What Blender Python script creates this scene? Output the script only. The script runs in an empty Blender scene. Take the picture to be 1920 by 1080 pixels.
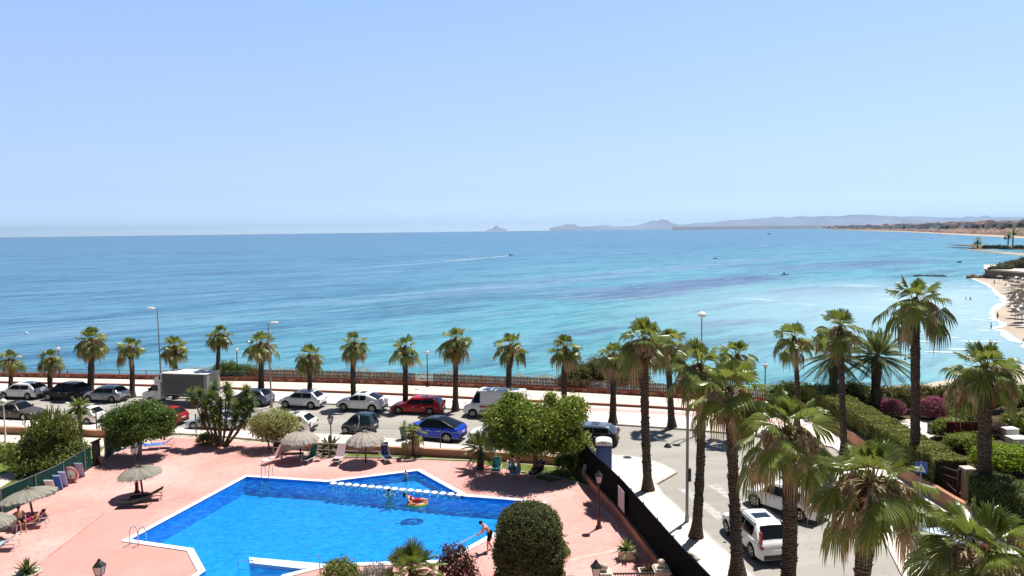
import bpy, math, random
import numpy as np
from mathutils import Vector, Matrix, Euler
random.seed(7)
SC = bpy.context.scene
COL = SC.collection
# ------------------------------------------------------------------ camera
FPX, CAMH = 1350.0, 16.0
PITCH, ROLL = math.atan(108/FPX), math.radians(.716)
_r = Vector((1,0,0)); _u = Vector((0,math.sin(PITCH),math.cos(PITCH))); _f = Vector((0,math.cos(PITCH),-math.sin(PITCH)))
CR = _r*math.cos(ROLL) - _u*math.sin(ROLL); CU = _u*math.cos(ROLL) + _r*math.sin(ROLL)
CAM0 = Vector((0,0,CAMH))
cd = bpy.data.cameras.new('camera'); cam = bpy.data.objects.new('camera', cd); COL.objects.link(cam)
cam.matrix_world = Matrix(((CR.x,CU.x,-_f.x,0),(CR.y,CU.y,-_f.y,0),(CR.z,CU.z,-_f.z,CAMH),(0,0,0,1)))
cd.sensor_width = 36; cd.lens = 36*FPX/1920; cd.clip_start = .2; cd.clip_end = 120000
SC.camera = cam
def ray(px, py): return _f + CR*((px-960)/FPX) + CU*((540-py)/FPX)
def at(px, py, z=0.0):
    d = ray(px, py); return CAM0 + d*((z-CAMH)/d.z)
def atY(px, py, Y):
    d = ray(px, py); return CAM0 + d*(Y/d.y)
def hgt(foot, py):                      # height of a point straight above the foot that is seen at row py
    lo, hi = 0, 30
    for _ in range(40):
        m = (lo+hi)/2; v = Vector((foot.x,foot.y,m))-CAM0
        y = 540-FPX*v.dot(CU)/v.dot(_f)
        if y > py: lo = m
        else: hi = m
    return lo
# ------------------------------------------------------------------ light
SUNV = Vector((.28,.33,1)).normalized()
EL = math.asin(SUNV.z); AZ = math.atan2(SUNV.x, SUNV.y)
w = bpy.data.worlds.new('World'); SC.world = w; w.use_nodes = True
nt = w.node_tree; bg = nt.nodes['Background']
sky = nt.nodes.new('ShaderNodeTexSky'); sky.sky_type = 'NISHITA'; sky.sun_disc = False
sky.sun_elevation = EL; sky.sun_rotation = AZ
sky.altitude = 0; sky.air_density = 1.0; sky.dust_density = .6; sky.ozone_density = 2.0
# Nishita sky blended with a blue ramp by elevation, darkened overhead to cut fill
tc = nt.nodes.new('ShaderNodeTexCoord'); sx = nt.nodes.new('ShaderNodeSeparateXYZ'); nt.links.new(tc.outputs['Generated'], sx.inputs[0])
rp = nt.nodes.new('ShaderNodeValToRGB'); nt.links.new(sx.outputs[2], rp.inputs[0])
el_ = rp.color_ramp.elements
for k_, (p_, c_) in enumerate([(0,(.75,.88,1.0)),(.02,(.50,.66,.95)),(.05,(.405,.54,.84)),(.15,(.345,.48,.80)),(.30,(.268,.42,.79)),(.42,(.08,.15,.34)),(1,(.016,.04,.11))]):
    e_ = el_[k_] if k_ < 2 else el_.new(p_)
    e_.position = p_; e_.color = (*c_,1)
ml = nt.nodes.new('ShaderNodeVectorMath'); ml.operation = 'SCALE'; nt.links.new(rp.outputs[0], ml.inputs[0]); # sky dimmed behind the camera to cut fill light
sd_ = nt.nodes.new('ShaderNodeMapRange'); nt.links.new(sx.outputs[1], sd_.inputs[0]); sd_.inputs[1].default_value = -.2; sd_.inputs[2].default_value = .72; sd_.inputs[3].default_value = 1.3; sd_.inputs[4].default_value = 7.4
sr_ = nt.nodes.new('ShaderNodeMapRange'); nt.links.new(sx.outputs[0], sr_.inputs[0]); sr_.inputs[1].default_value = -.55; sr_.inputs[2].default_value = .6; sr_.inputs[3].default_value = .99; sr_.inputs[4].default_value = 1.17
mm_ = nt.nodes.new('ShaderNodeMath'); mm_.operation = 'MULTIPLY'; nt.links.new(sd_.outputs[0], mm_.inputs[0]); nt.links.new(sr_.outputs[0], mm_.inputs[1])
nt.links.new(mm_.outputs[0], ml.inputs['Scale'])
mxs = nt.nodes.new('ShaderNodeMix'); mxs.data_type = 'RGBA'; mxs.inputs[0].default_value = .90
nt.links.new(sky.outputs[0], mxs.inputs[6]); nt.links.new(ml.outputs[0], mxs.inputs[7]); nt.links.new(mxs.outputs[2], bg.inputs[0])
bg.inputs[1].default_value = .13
sl = bpy.data.lights.new('sun', 'SUN'); sl.energy = 5.0; sl.angle = math.radians(.53); sl.color = (1,.955,.88)
so = bpy.data.objects.new('sun', sl); COL.objects.link(so)
so.rotation_euler = SUNV.to_track_quat('Z','Y').to_euler()
so.location = (30,40,80)
SC.view_settings.view_transform = 'Standard'; SC.view_settings.look = 'None'
SC.view_settings.exposure = .50; SC.view_settings.gamma = 1
SC.cycles.max_bounces = 6; SC.cycles.transparent_max_bounces = 16
SC.cycles.volume_bounces = 0
# ------------------------------------------------------------------ materials
MATS = {}
def nodes(name):
    m = bpy.data.materials.new(name); m.use_nodes = True
    return m, m.node_tree, m.node_tree.nodes['Principled BSDF']
def N(t, kind, **kw):
    n = t.nodes.new(kind)
    for k, v in kw.items():
        if k in n.inputs: n.inputs[k].default_value = v
        else: setattr(n, k, v)
    return n
def ramp(t, fac, stops):
    r = t.nodes.new('ShaderNodeValToRGB'); e = r.color_ramp.elements
    while len(e) < len(stops): e.new(.5)
    for el, (p, c) in zip(e, stops):
        el.position = p; el.color = (*c, 1) if len(c) == 3 else c
    t.links.new(fac, r.inputs[0]); return r.outputs[0]
def mix(t, a, b, fac, mode='MIX'):
    m = t.nodes.new('ShaderNodeMix'); m.data_type = 'RGBA'; m.blend_type = mode
    for s, v in ((0,fac),(6,a),(7,b)):
        if hasattr(v, 'links'): t.links.new(v, m.inputs[s])
        else: m.inputs[s].default_value = v if s == 0 else (*v, 1)
    return m.outputs[2]
def noise(t, scale, detail=4, vec=None, rough=.55, stretch=None, rot=0):
    n = N(t, 'ShaderNodeTexNoise', Scale=scale, Detail=detail, Roughness=rough)
    g = t.nodes.new('ShaderNodeNewGeometry')
    v = vec or g.outputs['Position']
    if stretch or rot:
        mp = t.nodes.new('ShaderNodeMapping'); t.links.new(v, mp.inputs[0])
        s_ = stretch or (1,1,1); mp.vector_type = 'TEXTURE'
        mp.inputs['Scale'].default_value = tuple(1/x for x in s_); mp.inputs['Rotation'].default_value = (0,0,rot); v = mp.outputs[0]
    t.links.new(v, n.inputs['Vector']); return n.outputs['Fac']
def bump(t, b, h, s, d=.02):
    n = t.nodes.new('ShaderNodeBump'); n.inputs['Strength'].default_value = s; n.inputs['Distance'].default_value = d
    t.links.new(h, n.inputs['Height']); t.links.new(n.outputs[0], b.inputs['Normal'])
def objco(t):
    return t.nodes.new('ShaderNodeTexCoord').outputs['Object']
def mat(name, col, rough=.6, var=.25, scale=3., bumps=0, bscale=30., metal=0, spec=.5, local=True, coat=0):
    """plain colour with blotches and fine grain"""
    if name in MATS: return MATS[name]
    m, t, b = nodes(name)
    vec = objco(t) if local else None
    n1 = noise(t, scale, 5, vec)
    dark = tuple(c*(1-var) for c in col); lite = tuple(min(1,c*(1+var*.6)) for c in col)
    c = ramp(t, n1, [(.3,dark),(.7,lite)])
    t.links.new(c, b.inputs['Base Color'])
    b.inputs['Roughness'].default_value = rough; b.inputs['Metallic'].default_value = metal
    b.inputs['Specular IOR Level'].default_value = spec if rough < .65 else min(spec,.12); b.inputs['Coat Weight'].default_value = coat
    if bumps: bump(t, b, noise(t, bscale, 4, vec), bumps)
    MATS[name] = m; return m
def leafmat(name, c1, c2, trans=.35, rough=.45, spec=.4):
    """thin leaf: each blade its own shade of c1..c2, part of the light passes through"""
    if name in MATS: return MATS[name]
    m, t, b = nodes(name)
    g = t.nodes.new('ShaderNodeNewGeometry')
    big = noise(t, .9, 3)
    r = t.nodes.new('ShaderNodeMath'); r.operation = 'MULTIPLY_ADD'; t.links.new(g.outputs['Random Per Island'], r.inputs[0]); r.inputs[1].default_value = .65
    s = t.nodes.new('ShaderNodeMath'); s.operation = 'MULTIPLY_ADD'; t.links.new(big, s.inputs[0]); s.inputs[1].default_value = .9; s.inputs[2].default_value = -.28
    t.links.new(s.outputs[0], r.inputs[2])
    col = ramp(t, r.outputs[0], [(.0,c1),(1.,c2)])
    t.links.new(col, b.inputs['Base Color']); b.inputs['Roughness'].default_value = rough; b.inputs['Specular IOR Level'].default_value = spec*.45
    tr = t.nodes.new('ShaderNodeBsdfTranslucent')
    tc = mix(t, col, (.55,.62,.10), .35); t.links.new(tc, tr.inputs[0])
    mx = t.nodes.new('ShaderNodeMixShader'); mx.inputs[0].default_value = trans
    t.links.new(b.outputs[0], mx.inputs[1]); t.links.new(tr.outputs[0], mx.inputs[2])
    t.links.new(mx.outputs[0], t.nodes['Material Output'].inputs[0])
    MATS[name] = m; return m
# ------------------------------------------------------------------ mesh helpers
class MB:
    def __init__(s): s.v = []; s.f = []; s.m = []
    def add(s, vs, fs, mi=0):
        o = len(s.v); s.v.extend([tuple(p) for p in vs]); s.f.extend([tuple(i+o for i in f) for f in fs]); s.m.extend([mi]*len(fs)); return s
    def box(s, c, d, rz=0, mi=0, M=None):
        hx, hy, hz = d[0]/2, d[1]/2, d[2]/2; ca, sa = math.cos(rz), math.sin(rz)
        vs = []
        for z in (-hz,hz):
            for x, y in ((-hx,-hy),(hx,-hy),(hx,hy),(-hx,hy)):
                p = Vector((x*ca-y*sa, x*sa+y*ca, z))
                if M: p = M @ p
                vs.append((c[0]+p.x, c[1]+p.y, c[2]+p.z))
        return s.add(vs, [(0,3,2,1),(4,5,6,7),(0,1,5,4),(1,2,6,5),(2,3,7,6),(3,0,4,7)], mi)
    def tube(s, pts, rad, n=8, mi=0, cap=True):
        pts = [Vector(p) for p in pts]
        if not hasattr(rad, '__len__'): rad = [rad]*len(pts)
        vs = []; fs = []; up = Vector((0,0,1))
        for i, p in enumerate(pts):
            d = (pts[min(i+1,len(pts)-1)]-pts[max(i-1,0)]).normalized()
            a = d.cross(up if abs(d.z) < .95 else Vector((1,0,0))).normalized(); b = d.cross(a)
            for k in range(n):
                t = 2*math.pi*k/n; vs.append(p + (a*math.cos(t)+b*math.sin(t))*rad[i])
        for i in range(len(pts)-1):
            for k in range(n):
                k2 = (k+1)%n; fs.append((i*n+k, i*n+k2, (i+1)*n+k2, (i+1)*n+k))
        if cap: fs.append(tuple(range(n))); fs.append(tuple(range((len(pts)-1)*n, len(pts)*n))[::-1])
        return s.add(vs, fs, mi)
    def lathe(s, prof, n=16, c=(0,0,0), mi=0, axis='z'):
        vs = []; fs = []
        for r, z in prof:
            for k in range(n):
                t = 2*math.pi*k/n; p = (r*math.cos(t), r*math.sin(t), z)
                if axis == 'y': p = (p[0], p[2], p[1])
                vs.append((c[0]+p[0], c[1]+p[1], c[2]+p[2]))
        for i in range(len(prof)-1):
            for k in range(n):
                k2 = (k+1)%n; fs.append((i*n+k, i*n+k2, (i+1)*n+k2, (i+1)*n+k))
        fs.append(tuple(range(n))[::-1]); fs.append(tuple(range((len(prof)-1)*n, len(prof)*n)))
        return s.add(vs, fs, mi)
    def ball(s, c, r, n=10, mi=0):
        if not hasattr(r, '__len__'): r = (r,r,r)
        pr = [(max(.02,math.sin(math.pi*i/n)), -math.cos(math.pi*i/n)) for i in range(n+1)]
        vs = []; fs = []; k_ = n+2
        for a, z in pr:
            for k in range(k_):
                t = 2*math.pi*k/k_; vs.append((c[0]+r[0]*a*math.cos(t), c[1]+r[1]*a*math.sin(t), c[2]+r[2]*z))
        for i in range(n):
            for k in range(k_):
                k2 = (k+1)%k_; fs.append((i*k_+k, i*k_+k2, (i+1)*k_+k2, (i+1)*k_+k))
        return s.add(vs, fs, mi)
    def slab(s, poly, z0, z1, mi=0):
        n = len(poly); vs = [(p[0],p[1],z0) for p in poly]+[(p[0],p[1],z1) for p in poly]
        fs = [tuple(range(n))[::-1], tuple(range(n,2*n))]+[(i,(i+1)%n,n+(i+1)%n,n+i) for i in range(n)]
        return s.add(vs, fs, mi)
    def wall(s, pts, th, z0, z1, mi=0):
        """a wall of thickness th along a polyline"""
        L, R_ = offs(pts, th/2), offs(pts, -th/2); n = len(pts)
        vs = []
        for i in range(n):
            vs += [(L[i].x,L[i].y,z0),(R_[i].x,R_[i].y,z0),(R_[i].x,R_[i].y,z1),(L[i].x,L[i].y,z1)]
        fs = []
        for i in range(n-1):
            for k in range(4):
                k2 = (k+1)%4; fs.append((i*4+k, i*4+k2, (i+1)*4+k2, (i+1)*4+k))
        fs += [(3,2,1,0), ((n-1)*4,(n-1)*4+1,(n-1)*4+2,(n-1)*4+3)]
        return s.add(vs, fs, mi)
    def build(s, name, mats, parent=None, smooth=False, angle=40, loc=None):
        me = bpy.data.meshes.new(name); me.from_pydata(s.v, [], s.f)
        if not isinstance(mats, (list,tuple)): mats = [mats]
        for m in mats: me.materials.append(m)
        if len(mats) > 1: me.polygons.foreach_set('material_index', s.m)
        me.update()
        if smooth:
            me.polygons.foreach_set('use_smooth', [True]*len(me.polygons))
            try: me.set_sharp_from_angle(angle=math.radians(angle))
            except Exception: pass
        o = bpy.data.objects.new(name, me); COL.objects.link(o)
        if parent: o.parent = parent
        if loc is not None: o.location = loc
        return o
def offs(pts, d):
    out = []
    pts = [Vector((p[0],p[1])) for p in pts]
    for i, p in enumerate(pts):
        t = (pts[min(i+1,len(pts)-1)]-pts[max(i-1,0)]).normalized(); out.append(p+Vector((-t.y,t.x))*d)
    return out
def tag(o, label=None, cat=None, group=None, kind=None):
    if label: o['label'] = label
    if cat: o['category'] = cat
    if group: o['group'] = group
    if kind: o['kind'] = kind
    return o
def thing(name, label, cat, loc=(0,0,0), rz=0, group=None):
    o = bpy.data.objects.new(name, None); COL.objects.link(o); o.empty_display_size = .3
    o.location = loc; o.rotation_euler = (0,0,rz)
    return tag(o, label, cat, group)
def kids(o): return [c for c in o.children]
def copy_tree(o, parent=None):
    ks = kids(o); c = o.copy(); COL.objects.link(c); c.parent = parent
    for k in ks: copy_tree(k, c)
    return c
def sheet(name, poly, z, m, kind='structure'):
    poly = list(poly); n_ = len(poly)
    if sum(poly[i][0]*poly[(i+1)%n_][1]-poly[(i+1)%n_][0]*poly[i][1] for i in range(n_)) < 0: poly = poly[::-1]
    o = MB().add([(p[0],p[1],z) for p in poly], [tuple(range(len(poly)))]).build(name, m)
    if kind: o['kind'] = kind
    return o
def smoothline(pts, k=6):
    """Catmull-Rom through 2-D points"""
    P = [Vector((p[0],p[1])) for p in pts]; out = []
    for i in range(len(P)-1):
        a, b, c, d = P[max(i-1,0)], P[i], P[i+1], P[min(i+2,len(P)-1)]
        for j in range(k):
            t = j/k; out.append(.5*((2*b)+(c-a)*t+(2*a-5*b+4*c-d)*t*t+(3*b-a-3*c+d)*t**3))
    out.append(P[-1]); return out
def npmesh(name, V, F, m, parent=None, mats=None, mi=None, smooth=False):
    me = bpy.data.meshes.new(name)
    me.vertices.add(len(V)); me.vertices.foreach_set('co', np.asarray(V, dtype=np.float32).ravel())
    k = F.shape[1]; me.loops.add(F.size); me.loops.foreach_set('vertex_index', F.ravel().astype(np.int32))
    me.polygons.add(len(F)); me.polygons.foreach_set('loop_start', np.arange(0, F.size, k, dtype=np.int32)); me.polygons.foreach_set('loop_total', np.full(len(F), k, dtype=np.int32))
    for x in (mats or [m]): me.materials.append(x)
    if mi is not None: me.polygons.foreach_set('material_index', mi.astype(np.int32))
    if smooth: me.polygons.foreach_set('use_smooth', np.ones(len(F), dtype=bool))
    me.update(calc_edges=True); me.validate()
    o = bpy.data.objects.new(name, me); COL.objects.link(o)
    if parent: o.parent = parent
    return o
RNG = np.random.default_rng(11)
def leaf_quads(C, Nrm, size, aspect=.55, jitter=.8, up=0.):
    """one leaf per point: a folded rhombus, facing roughly along its normal"""
    n = len(C); Nn = Nrm + RNG.normal(0, jitter, (n,3)); Nn /= np.linalg.norm(Nn, axis=1)[:,None]+1e-9
    d = RNG.normal(0, 1, (n,3)); d[:,2] += up
    d -= Nn*(d*Nn).sum(1)[:,None]; d /= np.linalg.norm(d, axis=1)[:,None]+1e-9
    s = np.cross(Nn, d); sz = (size*RNG.uniform(.6,1.35,n))[:,None]
    V = np.stack([C-d*sz*.5, C+s*sz*aspect*.5+d*sz*.05-Nn*sz*.08, C+d*sz*.5-Nn*sz*.06, C-s*sz*aspect*.5+d*sz*.05-Nn*sz*.08], 1).reshape(-1,3)
    return V, np.arange(n*4).reshape(-1,4)
def blob_points(blobs, n, clump=.35, per=14, hollow=.55):
    """clumps of leaf positions spread through a union of ellipsoids; returns points and outward normals"""
    w_ = np.array([b[3]*b[4]+b[3]*b[5] for b in blobs]); w_ = w_/w_.sum()
    nc = max(1, n//per); idx = RNG.choice(len(blobs), nc, p=w_); B = np.array(blobs)[idx]
    d = RNG.normal(0,1,(nc,3)); d /= np.linalg.norm(d,axis=1)[:,None]
    low = d[:,2] < -.5; d[low,2] *= -.6
    rr = hollow+(1-hollow)*RNG.uniform(0,1,nc)**.5
    cc = B[:,:3]+d*B[:,3:6]*rr[:,None]
    cs = clump*RNG.uniform(.5,1.3,nc)
    P = np.repeat(cc, per, 0)+RNG.normal(0,1,(nc*per,3))*np.repeat(cs,per)[:,None]*np.array([.5,.5,.38])
    Nr = np.repeat(d, per, 0)*.6+(P-np.repeat(cc,per,0))/np.repeat(cs,per)[:,None]+np.array([0,0,.35])
    Nr /= np.linalg.norm(Nr,axis=1)[:,None]+1e-9
    return P, Nr
SEAZ = -5.0
# ------------------------------------------------------------------ ground materials
def m_road():
    m, t, b = nodes('asphalt')
    a = noise(t, .25, 6, stretch=(.35,1.6,1), rot=.17); f = noise(t, 28, 3); st = noise(t, 1.6, 5)
    c = ramp(t, a, [(.3,(.29,.27,.245)),(.7,(.39,.365,.33))])
    c = mix(t, c, (.19,.18,.165), ramp(t, st, [(.60,(0,0,0)),(.72,(.55,.55,.55))]))
    c = mix(t, c, (.5,.5,.5), ramp(t, f, [(.35,(0,0,0)),(.8,(.3,.3,.3))]), 'OVERLAY')
    t.links.new(c, b.inputs['Base Color']); b.inputs['Roughness'].default_value = .85; b.inputs['Specular IOR Level'].default_value = .15
    bump(t, b, f, .3, .01); return m
def m_pave(name, c1, c2, sx, sy, rot, mortar=.012, cm=(.45,.4,.36), stain=(.5,.42,.36)):
    m, t, b = nodes(name)
    g = t.nodes.new('ShaderNodeNewGeometry'); mp = t.nodes.new('ShaderNodeMapping')
    mp.inputs['Rotation'].default_value = (0,0,rot); t.links.new(g.outputs['Position'], mp.inputs[0])
    br = t.nodes.new('ShaderNodeTexBrick'); t.links.new(mp.outputs[0], br.inputs['Vector'])
    br.inputs['Color1'].default_value = (*c1,1); br.inputs['Color2'].default_value = (*c2,1); br.inputs['Mortar'].default_value = (*cm,1)
    br.inputs['Scale'].default_value = 1; br.inputs['Mortar Size'].default_value = mortar; br.inputs['Brick Width'].default_value = sx; br.inputs['Row Height'].default_value = sy
    br.offset = 0
    c = mix(t, br.outputs[0], stain, ramp(t, noise(t, .5, 6), [(.5,(0,0,0)),(.75,(.45,.45,.45))]))
    c = mix(t, c, (.55,.5,.45), ramp(t, noise(t, 6, 4), [(.55,(0,0,0)),(.8,(.3,.3,.3))]))
    t.links.new(c, b.inputs['Base Color']); b.inputs['Roughness'].default_value = .8; b.inputs['Specular IOR Level'].default_value = .15; return m
def m_deck():
    m, t, b = nodes('pink_deck')
    a = noise(t, .18, 5); f = noise(t, 3.2, 6, rough=.7); g = noise(t, 22, 3)
    c = ramp(t, a, [(.32,(.55,.265,.235)),(.52,(.61,.335,.30)),(.72,(.65,.42,.385))])
    c = mix(t, c, (.42,.19,.15), ramp(t, f, [(.50,(0,0,0)),(.70,(.6,.6,.6))]))
    c = mix(t, c, (.74,.5,.43), ramp(t, noise(t, 1.1, 5, stretch=(1,2.2,1), rot=.6), [(.55,(0,0,0)),(.8,(.55,.55,.55))]))
    c = mix(t, c, (.5,.5,.5), ramp(t, g, [(.3,(0,0,0)),(.8,(.35,.35,.35))]), 'OVERLAY')
    t.links.new(c, b.inputs['Base Color']); b.inputs['Roughness'].default_value = .85; b.inputs['Specular IOR Level'].default_value = .15; bump(t, b, g, .25, .01); return m
def m_stone():
    m, t, b = nodes('red_stone')
    v = N(t, 'ShaderNodeTexVoronoi', Scale=3.2); g = t.nodes.new('ShaderNodeNewGeometry'); t.links.new(g.outputs['Position'], v.inputs['Vector'])
    h = t.nodes.new('ShaderNodeSeparateColor'); t.links.new(v.outputs['Color'], h.inputs[0])
    c = ramp(t, h.outputs[0], [(0,(.13,.05,.035)),(.5,(.24,.10,.07)),(1,(.42,.24,.17))])
    t.links.new(c, b.inputs['Base Color']); b.inputs['Roughness'].default_value = .9; b.inputs['Specular IOR Level'].default_value = .15; bump(t, b, v.outputs['Distance'], .6, .05); return m
def m_sea():
    m, t, b = nodes('sea_water')
    g = t.nodes.new('ShaderNodeNewGeometry'); P = g.outputs['Position']
    sp = t.nodes.new('ShaderNodeSeparateXYZ'); t.links.new(P, sp.inputs[0])
    # depth: grows with distance from the beach on the right and out to sea
    def vd(c):
        s_ = t.nodes.new('ShaderNodeVectorMath'); s_.operation = 'DISTANCE'; t.links.new(P, s_.inputs[0]); s_.inputs[1].default_value = c; return s_.outputs['Value']
    def M(op, a, b_=None, c_=None):
        n = t.nodes.new('ShaderNodeMath'); n.operation = op
        for i, x in enumerate((a,b_,c_)):
            if x is None: continue
            if hasattr(x,'links'): t.links.new(x, n.inputs[i])
            else: n.inputs[i].default_value = x
        return n.outputs[0]
    X, Y = sp.outputs[0], sp.outputs[1]
    # signed distance-like seaward coordinate: shore runs from (25,70) out to (190,290) and on to (2000,3000)
    q = M('SUBTRACT', M('MULTIPLY', Y, .74), M('MULTIPLY', X, .67))     # perpendicular distance off the long shore
    q = M('ADD', q, M('MULTIPLY', M('MAXIMUM', M('SUBTRACT', 14.0, X), 0.0), 2.6))
    wob = noise(t, .006, 4)
    q = M('ADD', q, M('MULTIPLY', M('SUBTRACT', wob, .5), 120))
    lg = M('LOGARITHM', M('MAXIMUM', q, 8.0), 10.0)                     # 1 (10 m) .. 4.3
    base = ramp(t, M('DIVIDE', lg, 4.4), [(.25,(.24,.42,.44)),(.36,(.15,.40,.41)),(.44,(.10,.35,.375)),(.52,(.075,.30,.365)),(.62,(.056,.19,.325)),(.78,(.048,.16,.29)),(1,(.030,.10,.20))])
    # sea-grass beds and pale wind lanes, each lying at its own place in the bay
    wv = noise(t, .05, 5, stretch=(.35,1.2,1), rot=.35, rough=.65); wv2 = noise(t, .012, 5, stretch=(.4,1.5,1), rot=.2, rough=.6)
    def bed(px, py, hw, hh, slope):
        C0, Cx, Cy = at(px,py,SEAZ), at(px+hw,py-hw*slope,SEAZ), at(px,py-hh,SEAZ)
        ax = Cx-C0; ay = Cy-C0; det = ax.x*ay.y-ax.y*ay.x
        dx = M('SUBTRACT', X, C0.x); dy = M('SUBTRACT', Y, C0.y)
        u_ = M('DIVIDE', M('SUBTRACT', M('MULTIPLY', dx, ay.y), M('MULTIPLY', dy, ay.x)), det); v_ = M('DIVIDE', M('SUBTRACT', M('MULTIPLY', dy, ax.x), M('MULTIPLY', dx, ax.y)), det)
        r2 = M('SQRT', M('ADD', M('MULTIPLY', u_, u_), M('MULTIPLY', v_, v_)))
        r2 = M('ADD', r2, M('MULTIPLY', M('SUBTRACT', M('ADD', M('MULTIPLY', wv, .5), M('MULTIPLY', wv2, .5)), .5), 4.2))
        return ramp(t, r2, [(.45,(1,1,1)),(1,(0,0,0))])
    c = base
    for px, py, hw, hh, sl, cc, k_ in ((1270,535,230,14,.09,(.10,.12,.25),.95),(1560,545,130,9,.0,(.085,.12,.22),.9),(1370,604,150,9,.02,(.06,.105,.20),.95),(1180,512,330,8,.10,(.20,.30,.44),.7),(1560,500,220,9,.06,(.10,.15,.27),.8),
            (1120,620,150,9,.12,(.05,.12,.23),.8),(700,590,240,14,.10,(.035,.11,.23),.5),(1760,508,90,4,0,(.10,.17,.26),.6),(1480,655,160,8,.05,(.06,.17,.25),.5),(960,655,200,9,.1,(.05,.19,.29),.5)):
        c = mix(t, c, cc, M('MULTIPLY', bed(px,py,hw,hh,sl), k_))
    pn = noise(t, .016, 5, stretch=(.35,1.5,1), rot=.3)
    c = mix(t, c, (.045,.11,.21), M('MULTIPLY', ramp(t, pn, [(.54,(0,0,0)),(.62,(1,1,1))]), .25))
    # swell: crests running obliquely to the shore, at three sizes
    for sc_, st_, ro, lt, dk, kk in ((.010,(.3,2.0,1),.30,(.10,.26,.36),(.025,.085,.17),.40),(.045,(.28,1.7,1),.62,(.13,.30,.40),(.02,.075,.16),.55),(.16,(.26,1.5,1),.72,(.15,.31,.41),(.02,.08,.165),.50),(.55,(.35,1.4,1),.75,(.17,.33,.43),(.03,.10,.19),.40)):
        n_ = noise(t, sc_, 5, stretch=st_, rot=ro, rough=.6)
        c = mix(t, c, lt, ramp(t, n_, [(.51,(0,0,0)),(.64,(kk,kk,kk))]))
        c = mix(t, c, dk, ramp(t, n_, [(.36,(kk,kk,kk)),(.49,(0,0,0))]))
    # foam near the shallow right beach
    fo = noise(t, .05, 7, stretch=(.5,1.5,1), rot=-.5, rough=.7)
    sh = ramp(t, M('DIVIDE', vd((150,190,-5)), 100.), [(.55,(1,1,1)),(1,(0,0,0))])
    c = mix(t, c, (.36,.50,.56), M('MULTIPLY', ramp(t, M('DIVIDE', vd((140,170,-5)), 125.), [(.35,(.9,.9,.9)),(1,(0,0,0))]), .9))
    c = mix(t, c, (.8,.85,.86), M('MULTIPLY', ramp(t, fo, [(.58,(0,0,0)),(.66,(.6,.6,.6))]), sh))
    t.links.new(c, b.inputs['Base Color']); b.inputs['Roughness'].default_value = .32; b.inputs['IOR'].default_value = 1.2
    b.inputs['Specular IOR Level'].default_value = .35
    h1 = noise(t, .35, 6, stretch=(.45,1.4,1), rot=.15)
    bump(t, b, h1, 1., .9); return m
ROAD = m_road(); SEA = m_sea(); DECK = m_deck(); STONE = m_stone()
PAVW = m_pave('white_paving', (.66,.60,.54), (.72,.66,.60), .8, .8, .17)
PAVP = m_pave('cream_pink_paving', (.70,.56,.47), (.74,.62,.53), 1.2, 1.2, .17, cm=(.6,.48,.4))
PAVR = m_pave('rose_paving', (.62,.36,.34), (.66,.40,.38), .4, .4, .17, cm=(.5,.3,.28))
CONC = mat('beige_ground', (.52,.45,.36), .9, .2, .4, .3, 8, local=False)
KERB = mat('kerb_stone', (.46,.41,.37), .85, .2, 2, local=False)
REDK = mat('red_border', (.22,.075,.06), .8, .25, 2, local=False)
TERRA = mat('terracotta_render', (.48,.24,.15), .85, .22, .8, .2, 20, local=False)
GRASS = mat('lawn_green', (.13,.17,.035), .9, .45, 1.1, .6, 25, local=False)
WHITEP = mat('white_paint', (.78,.77,.74), .5, .06, 2)
DRYM = mat('dry_scrub', (.42,.33,.20), .9, .4, .6, .8, 6, local=False)
SAND = mat('sand', (.44,.37,.30), .95, .15, .08, local=False)
BLACKM = mat('black_iron', (.018,.017,.016), .45, .2, 5)
BROWNM = mat('rust_brown_iron', (.07,.022,.018), .5, .3, 5)
STEEL = mat('galvanised_steel', (.32,.33,.34), .4, .15, 5, metal=.6)
# ------------------------------------------------------------------ sea, land, roads
def grid(name, x0, x1, y0, y1, z, m, nx=2, ny=2):
    V = [(x0+(x1-x0)*i/(nx-1), y0+(y1-y0)*j/(ny-1), z) for j in range(ny) for i in range(nx)]
    F = [(j*nx+i, j*nx+i+1, (j+1)*nx+i+1, (j+1)*nx+i) for j in range(ny-1) for i in range(nx-1)]
    o = MB().add(V, F).build(name, m); o['kind'] = 'structure'; return o
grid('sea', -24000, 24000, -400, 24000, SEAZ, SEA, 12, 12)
A = lambda l, z=0: [at(x,y,z) for x, y in l]
WALL = smoothline(A([(-330,702),(-100,706),(0,708),(330,714),(494,716.6),(720,722.4),(900,729),(1060,736),(1205,744),(1350,753),(1450,760)]))
LINE = smoothline(A([(-330,712),(-100,716),(0,720),(270,726),(500,734),(720,742),(880,750),(1100,761),(1250,769),(1400,780),(1500,788)]))
KERBF = smoothline(A([(-330,728),(-100,733),(0,736),(247,744),(494,753),(720,762.6),(861,768),(1000,774)]))+[Vector(at(x,y)[:2]) for x,y in ((1040,786),(1070,791),(1110,794),(1200,800),(1287,806),(1400,816),(1480,826))]
NEAR = smoothline(A([(-330,775),(-100,783),(0,788),(180,796),(365,806),(600,816),(715,823),(880,838),(1050,848),(1152,855)]))
NIN = smoothline(A([(-330,787),(0,800),(155,808),(365,816),(515,829),(588,836),(757,846),(880,852),(1050,861),(1100,866)]))
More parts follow.
